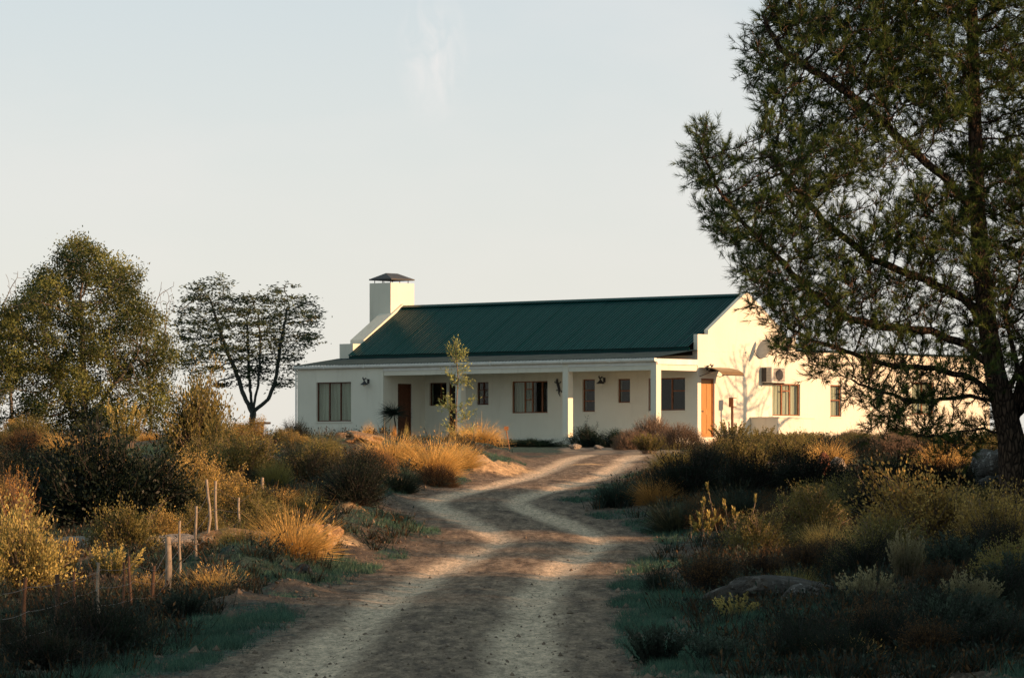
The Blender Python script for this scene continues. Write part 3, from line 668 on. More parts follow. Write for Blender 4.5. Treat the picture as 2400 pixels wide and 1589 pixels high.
def mk_grass(seed, mats, n=800, W=.010, curve=.30, seedhead=.12):
    g = np.random.default_rng(seed); a = g.uniform(0, 6.283, n); r = np.abs(g.normal(0, .42, n))
    P = np.stack([np.cos(a)*r, np.sin(a)*r, np.zeros(n)-.02], 1)
    D = unit(np.stack([np.cos(a)*(.18+r*.4), np.sin(a)*(.18+r*.4), np.ones(n)], 1)+g.normal(0, .13, (n, 3)))
    L = g.uniform(.4, 1.02, n)*(1-.35*np.clip(r, 0, 1.2))*(1+.5*vnoise(P[:, 0]*3, P[:, 1]*3, seed))
    mb = MB(); blades(mb, P, D, L, g.uniform(.6, 1.2, n)*W, g, 0, curve, .0, 1.0)
    k = int(n*seedhead); j = g.integers(0, n, k); Q = P[j]+D[j]*L[j, None]*.93
    for q in range(4): leaves(mb, Q+g.normal(0, .012, (k, 3))+D[j]*q*.02, unit(D[j]+g.normal(0, .2, (k, 3))), .05, .016, g, 0, 1.0)
    st = MB(); j = g.integers(0, n, 50); sticks(st, P[j], P[j]+D[j]*L[j, None]*.5, W*.5, W*.35, g, k=3)
    return mb.mesh('foliage', mats[0]), st.mesh('stems', mats[1])
def mk_heath(seed, mats, n=1300, L=.12):
    g = np.random.default_rng(seed); D = dome_dirs(n, g, .0, .9); R0 = lumpy(D, seed, .14)
    tip = D*R0[:, None]*g.uniform(.8, 1.05, n)[:, None]; tip[:, 2] = np.abs(tip[:, 2])
    base = tip*.72+g.normal(0, .03, (n, 3)); base[:, 2] = np.maximum(base[:, 2]-.06, 0)
    mb = MB()
    for q in range(9):
        t = q/8; P = base*(1-t)+tip*t+g.normal(0, .012, (n, 3)); dd = unit(tip-base)+g.normal(0, .5, (n, 3)); dd[:, 2] += .3
        leaves(mb, P, unit(dd), L*.5*(1.1-t*.5), .014, g, 0, np.clip(.15+.85*t+g.uniform(-.15, .1, n), 0, 1))
    st = MB(); j = g.integers(0, n, 220); root = g.normal(0, .1, (220, 3)); root[:, 2] = 0; sticks(st, root, base[j], .012, .004, g, k=3); sticks(st, base, tip, .004, .002, g, k=3)
    return mb.mesh('foliage', mats[0]), st.mesh('stems', mats[1])
def mk_upright(seed, mats, ns=70, per=60, L=.085, W=.03, lean=.35):
    """many upright leafy shoots, each a brush of short leaves that ends in a pale tip"""
    g = np.random.default_rng(seed); a = g.uniform(0, 6.283, ns); r = np.sqrt(g.uniform(0, 1, ns))*.62
    root = np.stack([np.cos(a)*r*.45, np.sin(a)*r*.45, np.zeros(ns)], 1)
    H = (1.04-.5*r**1.6)*g.uniform(.72, 1.08, ns)
    tip = np.stack([np.cos(a)*(r*1.25+lean*.15), np.sin(a)*(r*1.25+lean*.15), H], 1)+g.normal(0, .05, (ns, 3))
    t = g.uniform(.28, 1, (ns, per))
    bend = root[:, None]*(1-t[..., None])+tip[:, None]*t[..., None]; bend[..., :2] -= (tip-root)[:, None, :2]*(.35*t*(1-t))[..., None]
    ax = unit(tip-root)[:, None]; side = unit(g.normal(size=(ns, per, 3))); dd = ax*1.0+side*.75
    mb = MB(); tint = np.clip(.1+.9*t**2+g.uniform(-.12, .1, t.shape), 0, 1)
    leaves(mb, (bend+side*.012).reshape(-1, 3), unit(dd.reshape(-1, 3)), (L*(1.1-.45*t)*g.uniform(.8, 1.2, t.shape)).ravel(), W, g, 0, tint.ravel())
    st = MB()
    for q in range(4):
        ta, tb = q/4, (q+1)/4
        A = root*(1-ta)+tip*ta; B = root*(1-tb)+tip*tb; A[:, :2] -= (tip-root)[:, :2]*(.35*ta*(1-ta)); B[:, :2] -= (tip-root)[:, :2]*(.35*tb*(1-tb))
        sticks(st, A, B, .010*(1.1-ta), .010*(1.1-tb), g, k=3)
    return mb.mesh('foliage', mats[0]), st.mesh('stems', mats[1])
def mk_twiggy(seed, mats, n=260, leafn=8):
    g = np.random.default_rng(seed); D = unit(np.stack([g.normal(0, .42, n), g.normal(0, .42, n), np.ones(n)], 1))
    root = g.normal(0, .12, (n, 3)); root[:, 2] = 0; L = g.uniform(.5, 1.02, n)
    mb = MB(); st = MB(); P = root; d = D.copy(); r = .008
    pts = [P]
    for q in range(4):
        d = unit(d+g.normal(0, .14, (n, 3))+np.array([0, 0, .05])); Q = P+d*(L/4)[:, None]; sticks(st, P, Q, r*(1-.2*q), r*(.8-.2*q), g, k=3); P = Q; pts.append(P)
    for q in range(3):
        j = np.arange(n); t = g.uniform(0, 1, n)[:, None]; B = pts[2+(q % 2)]*(1-t)+pts[3+(q % 2)]*t; dd = unit(d+g.normal(0, .45, (n, 3))); E_ = B+dd*g.uniform(.08, .28, n)[:, None]
        sticks(st, B, E_, .003, .0015, g, k=3)
        for z in range(leafn): 
            t2 = g.uniform(.2, 1, n)[:, None]; leaves(mb, B*(1-t2)+E_*t2+g.normal(0, .008, (n, 3)), unit(dd+g.normal(0, .7, (n, 3))), .045, .013, g, 0, np.clip(t2[:, 0]+g.uniform(-.2, .1, n), 0, 1))
    return mb.mesh('foliage', mats[0]), st.mesh('stems', mats[1])
def mk_stalks(seed, mats, ns=9, ros=5):
    """tall bare stalks carrying tufts of pointed leaves"""
    g = np.random.default_rng(seed); mb = MB(); st = MB()
    for i in range(ns):
        p = np.array([g.uniform(-.95, .95), g.normal(0, .12), 0.]); H = g.uniform(.35, .8) if i else 1.0; d = unit(np.array([g.normal(0, .18), g.normal(0, .1), 1.]))
        pts = [p]; 
        for q in range(6): d = unit(d+g.normal(0, .10, 3)+[0, 0, .1]); p = p+d*H/6; pts.append(p)
        A = np.array(pts[:-1]); B = np.array(pts[1:]); sticks(st, A, B, .010, .008, g, k=4)
        ends = [(pts[-1], d)]
        for q in range(g.integers(1, 4)):
            k = g.integers(1, 5); dd = unit(d+g.normal(0, .5, 3)); e_ = pts[k]+dd*g.uniform(.12, .26); sticks(st, np.array([pts[k]]), np.array([e_]), .007, .005, g, k=4); ends.append((e_, unit(dd+[0, 0, .4])))
        for e_, dd in ends:
            n = 22; t = g.uniform(0, 1, n); P = e_-dd*(.13*(1-t))[:, None]; sd = unit(g.normal(size=(n, 3))); leaves(mb, P, unit(dd*1.3+sd*.6), g.uniform(.06, .11, n), .034, g, 0, np.clip(t+g.uniform(-.1, .1, n), 0, 1))
        n = 16; t = g.integers(2, 6, n); P = np.array(pts)[t]+g.normal(0, .02, (n, 3)); leaves(mb, P, unit(g.normal(size=(n, 3))+[0, 0, .9]), .06, .018, g, 0, .4)
    return mb.mesh('foliage', mats[0]), st.mesh('stems', mats[1])

M_TWIG = simple_mat('twig_bark', (.10, .07, .05), (.20, .15, .11), 20, .8)
M_TWIGD = simple_mat('dark_twig_bark', (.014, .012, .011), (.035, .028, .022), 20, .8)
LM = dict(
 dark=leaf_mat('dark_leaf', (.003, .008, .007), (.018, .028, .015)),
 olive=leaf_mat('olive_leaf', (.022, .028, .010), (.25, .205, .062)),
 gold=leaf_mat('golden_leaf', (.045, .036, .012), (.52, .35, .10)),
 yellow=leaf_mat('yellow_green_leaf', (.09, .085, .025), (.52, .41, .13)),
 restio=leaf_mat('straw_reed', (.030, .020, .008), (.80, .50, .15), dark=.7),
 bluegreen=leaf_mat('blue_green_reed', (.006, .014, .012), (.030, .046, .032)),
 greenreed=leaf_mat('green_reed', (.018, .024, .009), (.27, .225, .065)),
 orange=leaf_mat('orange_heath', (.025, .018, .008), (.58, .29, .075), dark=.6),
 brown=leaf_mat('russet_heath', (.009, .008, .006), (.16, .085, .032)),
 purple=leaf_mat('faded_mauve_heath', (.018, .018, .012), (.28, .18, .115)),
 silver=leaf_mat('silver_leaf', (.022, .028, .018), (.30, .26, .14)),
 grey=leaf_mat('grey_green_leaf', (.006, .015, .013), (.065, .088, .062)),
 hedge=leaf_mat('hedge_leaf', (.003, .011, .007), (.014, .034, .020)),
)
T1, T2 = M_TWIG, M_TWIGD
PROTO = {}
def proto(kind, col, v=0):
    key = (kind, col, v)
    if key not in PROTO:
        sd = 100+len(PROTO)*13; ms = (LM[col], T2 if col in ('dark', 'hedge', 'bluegreen', 'brown', 'grey') else T1)
        f = dict(leafy=lambda: mk_leafy(sd, ms, 260, 36), dense=lambda: mk_leafy(sd, ms, 330, 40, .055, .028, spread=.13), fine=lambda: mk_leafy(sd, ms, 420, 30, .05, .016, up=.8, spread=.12),
                 restio=lambda: mk_restio(sd, ms), tuft=lambda: mk_restio(sd, ms, 1300, .012, .16, .75), grass=lambda: mk_grass(sd, ms), heath=lambda: mk_heath(sd, ms),
                 upright=lambda: mk_upright(sd, ms), shoots=lambda: mk_upright(sd, ms, 26, 60, .10, .034, .5), twiggy=lambda: mk_twiggy(sd, ms), stalks=lambda: mk_stalks(sd, ms, 11))[kind]
        PROTO[key] = f()
    return PROTO[key]
def plant(name, label, cat, kind, col, u, vt, w, Y, v=0, group=None, depth=1.0, xyz=None, rot=None, sink=.04):
    """w: width in picture columns at distance Y; vt: the picture row its top reaches"""
    if xyz: x, y, h, wid = xyz
    else:
        asp = dict(stalks=.7, grass=.55, shoots=.6, twiggy=.75, upright=.62, dense=.56, fine=.5, heath=.5, leafy=.62, restio=.58, tuft=.58)[kind]
        row = lambda q: (1120-(gz(X_at(u, q), q)-EYE)/q*10500)/1.0135
        if row(Y)-vt < .5*w and w > 30 and cat != 'hedge':          # pull it nearer until it stands as tall as it looks
            for q in np.arange(Y, 33, -.5):
                if row(q)-vt >= asp*w: break
            Y = float(q)
        x, y = X_at(u, Y), Y; wid = w*1.0135/10500*Y; h = Z_at(vt, Y)-gz(x, y)
        if h < .12: print('LOW', label, round(h, 2)); h = .12
    t = thing(name, label, cat, (x, y, gz(x, y)-sink), rot if rot is not None else random.uniform(0, 6.28), group)
    fo, st = proto(kind, col, v); sc = wid/2/(.95 if kind in ('leafy', 'dense', 'fine', 'heath') else .85)
    t.scale = (sc, sc*depth, h)
    link('foliage', fo, t); link('stems', st, t)
    return t

# ------------------------------------------------------------------ trees by space colonisation
def grow(att, start, step, di, dk, maxit=260, up=(0, 0, .05), jit=.12, seed=1):
    g = np.random.default_rng(seed)
    N = [np.array(p, float) for p, _ in start]; par = [q for _, q in start]
    nodes = np.array(N); A = np.array(att, float)
    D = np.linalg.norm(A[:, None]-nodes[None], axis=2); nid = D.argmin(1); nd = D.min(1); alive = np.ones(len(A), bool)
    for it in range(maxit):
        sel = alive & (nd < di)
        if not sel.any():
            if not alive.any(): break
            di *= 1.35
            if di > 60: break
            continue
        ids = nid[sel]; dirs = unit(A[sel]-nodes[ids]); acc = np.zeros((len(nodes), 3)); np.add.at(acc, ids, dirs)
        u_ = np.unique(ids); d = unit(unit(acc[u_])+np.array(up)+g.normal(0, jit, (len(u_), 3))); new = nodes[u_]+d*step
        base = len(nodes); nodes = np.vstack([nodes, new]); par += list(u_)
        idx = np.where(alive)[0]; Dn = np.linalg.norm(A[idx][:, None]-new[None], axis=2); m = Dn.argmin(1); mv = Dn.min(1); b = mv < nd[idx]-1e-9
        nd[idx[b]] = mv[b]; nid[idx[b]] = base+m[b]; alive &= nd > dk
        if len(nodes) > 40000: break
        if it > 40 and not b.any(): 
            alive[sel] = False
    return nodes, np.array(par)
def radii(nodes, par, r_tip, expo=2.3):
    n = len(nodes); w = np.zeros(n); kids = np.bincount(par[par >= 0], minlength=n); w[kids == 0] = r_tip**expo
    for i in range(n-1, -1, -1):
        if w[i] == 0: w[i] = r_tip**expo
        if par[i] >= 0: w[par[i]] += w[i]
    return w**(1/expo), kids
def tree_wood(nodes, par, rad, g, k_thick=8, thin=.03, rmin=0):
    """two meshes: thick limbs, thin twigs"""
    i = np.where((par >= 0))[0]; p = par[i]
    th = rad[i] > thin; mb = MB(); tw = MB()
    a, b = i[th], p[th]
    if len(a): sticks(mb, nodes[b], nodes[a], np.minimum(rad[b], rad[a]*1.25), rad[a], g, k=k_thick)
    a, b = i[~th], p[~th]
    if len(a): sticks(tw, nodes[b], nodes[a], np.minimum(rad[b], rad[a]*1.4), rad[a], g, k=4)
    return mb, tw
def in_poly(x, z, poly):
    c = np.zeros(len(x), bool); j = len(poly)-1
    for i in range(len(poly)):
        xi, zi = poly[i]; xj, zj = poly[j]
        c ^= ((zi > z) != (zj > z)) & (x < (xj-xi)*(z-zi)/(zj-zi+1e-12)+xi); j = i
    return c
def crown_points(n, poly, Y, depth, g, holes=.0, hf=.9, seed=5, xs=1):
    """random points filling a crown whose outline is poly (metres, X and Z), rounded in depth"""
    P = np.array(poly); lo, hi = P.min(0), P.max(0); cx, cz = (lo+hi)/2; out = []
    while sum(map(len, out)) < n:
        x = g.uniform(lo[0], hi[0], 4000); z = g.uniform(lo[1], hi[1], 4000); y = g.uniform(-1, 1, 4000)
        rr = ((x-cx)/(hi[0]-lo[0])*2)**2+((z-cz)/(hi[1]-lo[1])*2)**2
        lim = np.sqrt(np.clip(1.15-rr*.75, .06, 1))
        m = in_poly(x, z, poly) & (np.abs(y) < lim)
        if holes: m &= (vnoise(x*hf+y*1.3, z*hf*1.3+y*.9, seed)+.5 > holes)
        out.append(np.stack([x[m], Y+y[m]*depth, z[m]], 1))
    return np.concatenate(out)[:n]

t = NT('pine_bark'); v_ = coords(t); mp_ = t.n('ShaderNodeMapping'); t.l(v_, mp_.inputs[0]); mp_.inputs['Scale'].default_value = (1, 1, .35)
vo = t.n('ShaderNodeTexVoronoi', feature='DISTANCE_TO_EDGE'); vo.inputs['Scale'].default_value = 15; t.l(mp_.outputs[0], vo.inputs['Vector'])
nn = t.noise(8, 5, mp_.outputs[0], .7)
bc = t.mix(t.rng(vo.outputs['Distance'], .0, .22), (.020, .015, .012), t.mix(t.rng(nn, .3, .7), (.075, .052, .038), (.17, .115, .080)))
M_BARK = t.done(t.pbsdf(bc, .9, t.bump(t.math('ADD', t.rng(vo.outputs['Distance'], 0, .3), t.math('MULTIPLY', nn, .5)), .9, .04), .15))
M_BARK2 = simple_mat('grey_bark', (.09, .075, .06), (.17, .145, .12), 12, .85, .6, dist=.02)
M_BARK3 = simple_mat('dark_smooth_bark', (.030, .040, .038), (.07, .075, .065), 12, .85, .5, dist=.02)
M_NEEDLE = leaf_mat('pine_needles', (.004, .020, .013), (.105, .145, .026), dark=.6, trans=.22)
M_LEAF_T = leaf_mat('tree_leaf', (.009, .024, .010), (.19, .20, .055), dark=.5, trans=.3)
M_LEAF_A = leaf_mat('thorn_tree_leaf', (.008, .024, .018), (.12, .145, .065), dark=.6)

def build_pine():
    Y = 80.0; g = np.random.default_rng(11)
    out = [(1930,-420),(1850,-160),(1850,-10),(1765,15),(1722,80),(1728,185),(1775,225),(1752,290),(1748,365),(1690,372),(1655,300),(1602,296),(1580,350),(1588,430),(1632,520),(1680,590),(1722,660),(1742,720),(1785,765),(1780,800),(1850,835),(1880,880),(1950,885),(1965,930),(2030,975),(2000,1010),(2060,1050),(2200,1085),(2300,1010),(2330,900),(2420,930),(2600,860),(2760,650),(2820,300),(2760,-50),(2600,-380),(2300,-620)]
    poly = [(X_at(u, Y), Z_at(v, Y)) for u, v in out]
    A = crown_points(14000, poly, Y, 2.6, g, .22, .75, 8)
    # fewer branches low on the left where the sky and the wall show through
    vz = (EYE+0-A[:, 2]); vv = (1120-(A[:, 2]-EYE)/Y*10500)/1.0135; uu = (A[:, 0]/Y*10500+1200)/1.0135
    thin_ = (vv > 760) & (g.uniform(size=len(A)) < .30) ; thin2 = (vv > 600) & (uu > 2050) & (g.uniform(size=len(A)) < .15)
    A = A[~(thin_ | thin2)]
    # a dense rim so the edge reads as separate brushes
    bx, bz = X_at(2355, Y), gz(X_at(2355, Y), Y)
    tr = [(2358,1215),(2345,1120),(2338,1010),(2318,930),(2300,860),(2285,760),(2272,640),(2262,500),(2255,350),(2250,180),(2248,0),(2250,-200),(2255,-400)]
    tr2 = [(2338,1010),(2368,930),(2392,830),(2410,700),(2425,500),(2440,250),(2450,0)]
    start = []
    for i, (u, v) in enumerate(tr): start.append(((X_at(u, Y), Y+.1*math.sin(i*1.3), Z_at(v, Y)), i-1))
    for i, (u, v) in enumerate(tr2[1:]): start.append(((X_at(u, Y), Y+.25+.08*i, Z_at(v, Y)), 2 if i == 0 else len(start)-1))
    # the long limbs that sweep out to the left, starting at the trunk and rising to their tips
    limbs = [(4, [(2240,800),(2150,765),(2050,760),(1960,740),(1870,680),(1790,600),(1710,520),(1650,440),(1615,360)], -.4),
             (3, [(2250,875),(2170,850),(2070,845),(1980,815),(1900,790),(1830,755)], .5),
             (3, [(2240,915),(2150,930),(2080,925),(2020,905),(1960,880)], -.6),
             (5, [(2230,690),(2130,640),(2020,600),(1920,520),(1840,430),(1790,360)], .3),
             (7, [(2200,430),(2110,350),(2010,260),(1900,180),(1800,120),(1765,60)], -.3),
             (2, [(2270,990),(2200,1000),(2130,1010),(2060,1000)], -.7),
             (3, [(2350,860),(2330,790),(2310,740)], -.9)]
    for b0, pts, dy in limbs:
        prev = b0
        for i, (u, v) in enumerate(pts):
            start.append(((X_at(u, Y), Y+dy*(i+1)/3+.05*math.sin(i*2.2), Z_at(v, Y)), prev)); prev = len(start)-1
    # refine the start polyline
    S2 = []; mp = {}
    for i, (p, q) in enumerate(start):
        if q < 0: S2.append((p, -1)); mp[i] = 0; continue
        a = np.array(start[q][0]); b = np.array(p); m = max(1, int(np.linalg.norm(b-a)/.16)); pr = mp[q]
        for k in range(1, m+1):
            j = 0 if k == m else 1; S2.append((a+(b-a)*k/m+g.normal(0, .015, 3)*j, pr)); pr = len(S2)-1
        mp[i] = pr
    nodes, par = grow(A, S2, .14, 1.2, .17, 260, (0, 0, .10), .2, 3)
    rad, kids = radii(nodes, par, .0065, 2.25); rad = np.minimum(rad*(.235/rad[0]), 1)
    rad = np.maximum(rad, .004)
    root = thing('pine_tree', 'tall dark pine leaning over the right side with a long sweeping branch to the left', 'pine tree', (0, 0, 0))
    root.location = (bx, Y, bz); off = np.array([bx, Y, bz]); N = nodes-off
    # trunks as continuous tubes
    tk = MB(); tp = [Vector(S)-Vector(off) for S in [s[0] for s in start[:13]]]; tp[0] = tp[0]-Vector((0, 0, .35))
    rr = np.interp(np.arange(13), [0,1,2,4,8,12], [.33,.26,.24,.19,.13,.06]); tk.tube(tp, list(rr), 18)
    tp2 = [Vector(start[2][0])-Vector(off)]+[Vector(s[0])-Vector(off) for s in start[13:19]]; tk.tube(tp2, [.20,.20,.18,.16,.14,.10,.06], 16)
    tk.obj('trunk', M_BARK, root, True)
    ntr = mp[18]+1
    rad2 = rad.copy(); rad2[:ntr] = np.minimum(rad2[:ntr], .045)
    mb, tw = tree_wood(N, par, np.where(rad2 > .075, .075, rad2), g, 8, .022)
    mb.obj('limbs', M_BARK, root, True); tw.obj('twigs', M_BARK, root)
    # brushes of needles on every thin shoot
    c = np.where((rad < .016))[0]; c = c[c > ntr]
    T = []; DD = []; B0 = []
    for rep in range(5):
        i = c if rep == 0 else c[g.uniform(size=len(c)) < .62]
        d = unit(unit(nodes[i]-nodes[par[i]])*.8+g.normal(0, .55, (len(i), 3))+np.array([0, 0, .55])); base = nodes[i]; ln = g.uniform(.04, .20, len(i))*(1 if rep < 2 else 1.5)
        T.append(base+d*ln[:, None]); DD.append(d); B0.append(base)
    T = np.concatenate(T)-off; DD = np.concatenate(DD); B0 = np.concatenate(B0)-off
    # thin out low down where bare twigs show
    vv = (1120-(T[:, 2]+off[2]-EYE)/Y*10500)/1.0135; uu = ((T[:, 0]+off[0])/Y*10500+1200)/1.0135
    pk = np.where((vv > 620) & (vv < 900) & (uu > 1950) & (uu < 2250), .55, 1.0); cl = vnoise((T[:, 0]+off[0])*1.7+T[:, 1]*1.1, T[:, 2]*1.9-T[:, 1]*.9, 61)+.5*vnoise(T[:, 0]*4.1+T[:, 1]*3, T[:, 2]*4.3, 62); pk = pk*np.clip(1.2+2.8*cl, .16, 1); keep = g.uniform(size=len(T)) < pk
    tb = MB(); sticks(tb, B0, T, .004, .003, g, k=3); tb.obj('shoots', M_BARK, root)
    T, DD = T[keep], DD[keep]; n = len(T); print('pine tufts', n, 'nodes', len(nodes))
    mb = MB(); per = 28 if n < 15000 else 20
    t_ = g.uniform(0, 1, (n, per)); side = unit(g.normal(size=(n, per, 3))); dir_ = unit(DD[:, None]*1.0+side*(.95-.45*t_[..., None]))
    P = T[:, None]+DD[:, None]*(t_[..., None]*.13-.09); tint = np.clip(.25+.5*t_+g.uniform(-.3, .3, (n, 1))+.0, 0, 1)
    needles(mb, P.reshape(-1, 3), dir_.reshape(-1, 3), g.uniform(.10, .165, n*per), .0095, g, 0, tint.ravel())
    mb.obj('crown', M_NEEDLE, root)
    # cones
    co = MB(); j = g.integers(0, n, 26)
    for q in j[:26]: co.tube([tuple(T[q]-DD[q]*.1+[0,0,.03]), tuple(T[q]-DD[q]*.1+[0.01,0,-.01]), tuple(T[q]-DD[q]*.1+[.01,0,-.05]), tuple(T[q]-DD[q]*.1+[.01,0,-.075])], [.012,.032,.03,.008], 7)
    co.obj('cones', M_BARK2, root)
build_pine()

def broad_tree(name, label, Y, out, base, npt, depth, leafn, L, W, mat, bark, r0, r_tip=.006, holes=.3, hf=.8, step=.16, trunks=None, seed=4, spread=.2, dk=.28, dirz=.2, flat=0, group=None, cat='tree', rthin=.012):
    g = np.random.default_rng(seed); poly = [(X_at(u, Y), Z_at(v, Y)) for u, v in out]
    A = crown_points(npt, poly, Y, depth, g, holes, hf, seed)
    if flat: A[:, 2] = np.round(A[:, 2]/flat)*flat+g.normal(0, flat*.32, len(A))+.25*fbm(A[:, 0]*.8, A[:, 1]*.8, 3, 2)+.10*np.abs(A[:, 0]-A[:, 0].mean())*0
    bx = X_at(base[0], Y); bz = gz(bx, Y); off = np.array([bx, Y, bz])
    st = [(off-np.array([0, 0, .3]), -1), (off, 0)]
    for tr in (trunks or [[base]]):
        prev = 1; a = off
        for (u, v, dy) in tr:
            b = np.array([X_at(u, Y), Y+dy, Z_at(v, Y)]); m = max(1, int(np.linalg.norm(b-a)/step))
            for k in range(1, m+1):
                st.append((a+(b-a)*k/m+g.normal(0, .012, 3), prev)); prev = len(st)-1
            a = b
    nodes, par = grow(A, st, step, 1.8, dk, 200, (0, 0, .06), .15, seed)
    rad, kids = radii(nodes, par, r_tip, 2.2); rad = np.maximum(rad*min(1, r0/rad[0])if rad[0] > r0 else rad*(r0/rad[0])**.6, r_tip*.7)
    root = thing(name, label, cat, tuple(off), 0, group)
    mb, tw = tree_wood(nodes-off, par, rad, g, 8 if leafn else 5, .03 if leafn else 0); mb.obj('trunk', bark, root, True)
    if tw.n: tw.obj('twigs', bark, root)
    c = np.where(rad < rthin)[0]; c = c[c > len(st)]
    if leafn and len(c):
        j = c[g.integers(0, len(c), leafn)]; P = nodes[j]+g.normal(0, spread, (leafn, 3))*np.array([1, 1, .22 if flat else .8])-off
        kp = (vnoise(P[:, 0]*1.5+P[:, 1]*.9, P[:, 2]*1.7-P[:, 1]*.8, seed+3)+.4*vnoise(P[:, 0]*4, P[:, 2]*4+P[:, 1]*3, seed+4) > -.20); P = P[kp | (g.uniform(size=len(P)) < .12)]; leafn = len(P)
        tone = fbm(P[:, 0]*1.4+P[:, 1], P[:, 2]*1.4, seed, 2)
        d = g.normal(0, 1, (leafn, 3)); d[:, 2] = d[:, 2]*(.25 if flat else 1)+dirz
        m2 = MB(); leaves(m2, P, unit(d), g.uniform(.6, 1.25, leafn)*L, g.uniform(.7, 1.2, leafn)*W, g, 0, np.clip(.45+tone*.9+g.uniform(-.25, .25, leafn), 0, 1))
        m2.obj('crown', mat, root)
    print(name, len(nodes)); return root

# bare twiggy trees behind, then the bushy tree, the thorn tree
broad_tree('bare_tree', 'leafless twiggy tree showing beyond the left edge of the bushy tree', 156, [(-60,720),(-20,660),(40,620),(70,640),(60,720),(80,900),(-60,950)], (30,1005), 500, 1.6, 0, 0, 0, None, M_BARK2, .09, .004, .1, seed=21, dk=.22, trunks=[[(25,900,0)]])
broad_tree('bare_tree', 'leafless twiggy tree showing between the bushy tree and the thorn tree', 156, [(300,760),(330,680),(370,655),(405,640),(412,680),(400,760),(380,900),(300,900)], (350,1005), 520, 1.3, 0, 0, 0, None, M_BARK2, .09, .004, .1, seed=22, dk=.22, trunks=[[(345,900,0)]])
broad_tree('bushy_tree', 'big rounded olive-green tree with dense foliage left of the thorn tree', 148, [(178,538),(205,560),(240,585),(262,610),(300,600),(322,620),(330,690),(350,720),(385,735),(392,770),(412,800),(408,850),(392,900),(400,950),(380,1000),(300,1015),(120,1015),(20,1000),(-60,985),(-110,900),(-100,760),(-60,720),(10,705),(50,660),(75,640),(90,610),(128,600),(135,570),(160,560)], (200,1010), 4200, 2.4, 130000, .105, .046, M_LEAF_T, M_BARK2, .17, .006, .26, 1.25, .17, [[(195,930,0),(190,800,.1),(185,690,0)],[(150,920,.3),(100,820,.5)],[(240,920,-.3),(300,850,-.5)]], 6, .16, .20)
broad_tree('thorn_tree', 'flat-layered thorn tree with several bare forking stems beside the house', 187, [(400,730),(420,690),(450,650),(480,655),(515,645),(545,685),(590,690),(625,675),(662,665),(700,690),(752,712),(735,735),(745,770),(715,820),(700,850),(690,895),(650,905),(610,890),(560,885),(500,895),(470,870),(430,880),(400,830),(430,800),(400,760)], (582,1000), 2400, 2.0, 19000, .17, .058, M_LEAF_A, M_BARK3, .17, .005, .34, 1.0, .17,
           [[(582,955,0),(560,905,0),(545,860,.1),(520,800,.2),(500,740,.2),(485,690,0)],[(584,950,.1),(578,900,.3),(572,820,.5),(570,740,.4)],[(588,950,0),(622,925,-.2),(638,880,-.3),(650,800,-.4),(665,720,-.4)],[(584,955,0),(598,890,-.5),(605,800,-.8),(600,730,-.8)]], 9, .17, .20, .15, .50)
# the leafless tree whose shadow falls on the gable wall stands off to the right
broad_tree('bare_tree', 'leafless tree out to the right whose shadow falls on the gable wall', 165.3, [(2420,818),(2415,718),(2440,658),(2480,598),(2520,573),(2570,583),(2610,638),(2630,718),(2625,798),(2580,818),(2530,748),(2470,798)], (2520,1050), 700, 1.7, 0, 0, 0, None, M_BARK2, .16, .011, .1, seed=25, dk=.25, trunks=[[(2520,788,0),(2495,718,.2)],[(2520,798,0),(2560,718,-.2)],[(2520,808,0),(2600,768,.3)]])
# ------------------------------------------------------------------ fence along the track
M_POST = simple_mat('silvered_post_wood', (.20, .16, .12), (.34, .28, .21), 14, .8, .5, dist=.01)
M_POSTD = simple_mat('dark_post_wood', (.07, .04, .025), (.13, .07, .04), 14, .8, .5, dist=.01)
M_WIRE = simple_mat('rusty_wire', (.05, .035, .028), (.08, .055, .04), 9, .5, spec=.5)
fence = thing('wire_fence', 'sagging wire fence of uneven wooden posts climbing beside the track', 'fence', (-4.1, 37.6, gz(-4.1, 37.6)))
fo_ = Vector(fence.location); tops = []
FX = lambda Y: -4.1+.05*math.sin(Y)
specs = [(36.2, 1350, .022, 1, 0), (37.6, 1335, .024, 1, .02), (40.0, 1328, .030, 1, 0), (42.4, 1322, .020, 1, .01), (44.3, 1300, .022, 0, -.01), (46.9, 1300, .020, 1, .03), (48.8, 1286, .022, 1, -.02), (50.8, 1308, .028, 1, .01),
         (53.5, 1241, .052, 0, 0), (55.7, 1204, .022, 0, .01), (57.6, 1170, .024, 0, -.01), (60.4, 1108, .026, 0, .05), (62.5, 1112, .026, 0, -.02), (68.0, 1150, .028, 0, 0), (74.4, 1104, .040, 0, 0)]
for Y, vt, r, dk, ln in specs:
    x = FX(Y); z0 = gz(x, Y); z1 = Z_at(vt, Y); pts = []
    n = 7
    for k in range(n+1):
        t = k/n; wob = .035 if abs(ln) > .03 else .008
        pts.append((x+ln*t+wob*math.sin(t*7+Y), Y+.01*math.sin(t*5+Y*2), z0-.25+(z1-z0+.25)*t))
    pts = [tuple(Vector(p)-fo_) for p in pts]
    MB().tube(pts, [r*.8*(1.1-.25*k/n)*(1+.08*math.sin(k*2.7+Y)) for k in range(n+1)], 9).obj('post', M_POSTD if dk else M_POST, fence, True)
    tops.append((x+ln*.6, Y, z0, z1))
for fr_ in (.88, .58, .28):
    prev = None
    for (x, Y, z0, z1) in tops:
        h = min(z1-z0, .95); p = Vector((x+.03, Y, z0+h*fr_))
        if prev is not None:
            pts = [prev.lerp(p, t)-Vector((0, 0, .012*4*t*(1-t)))-fo_ for t in np.linspace(0, 1, 5)]
            MB().tube([tuple(q) for q in pts], .0022, 4).obj('wire', M_WIRE, fence)
        prev = p

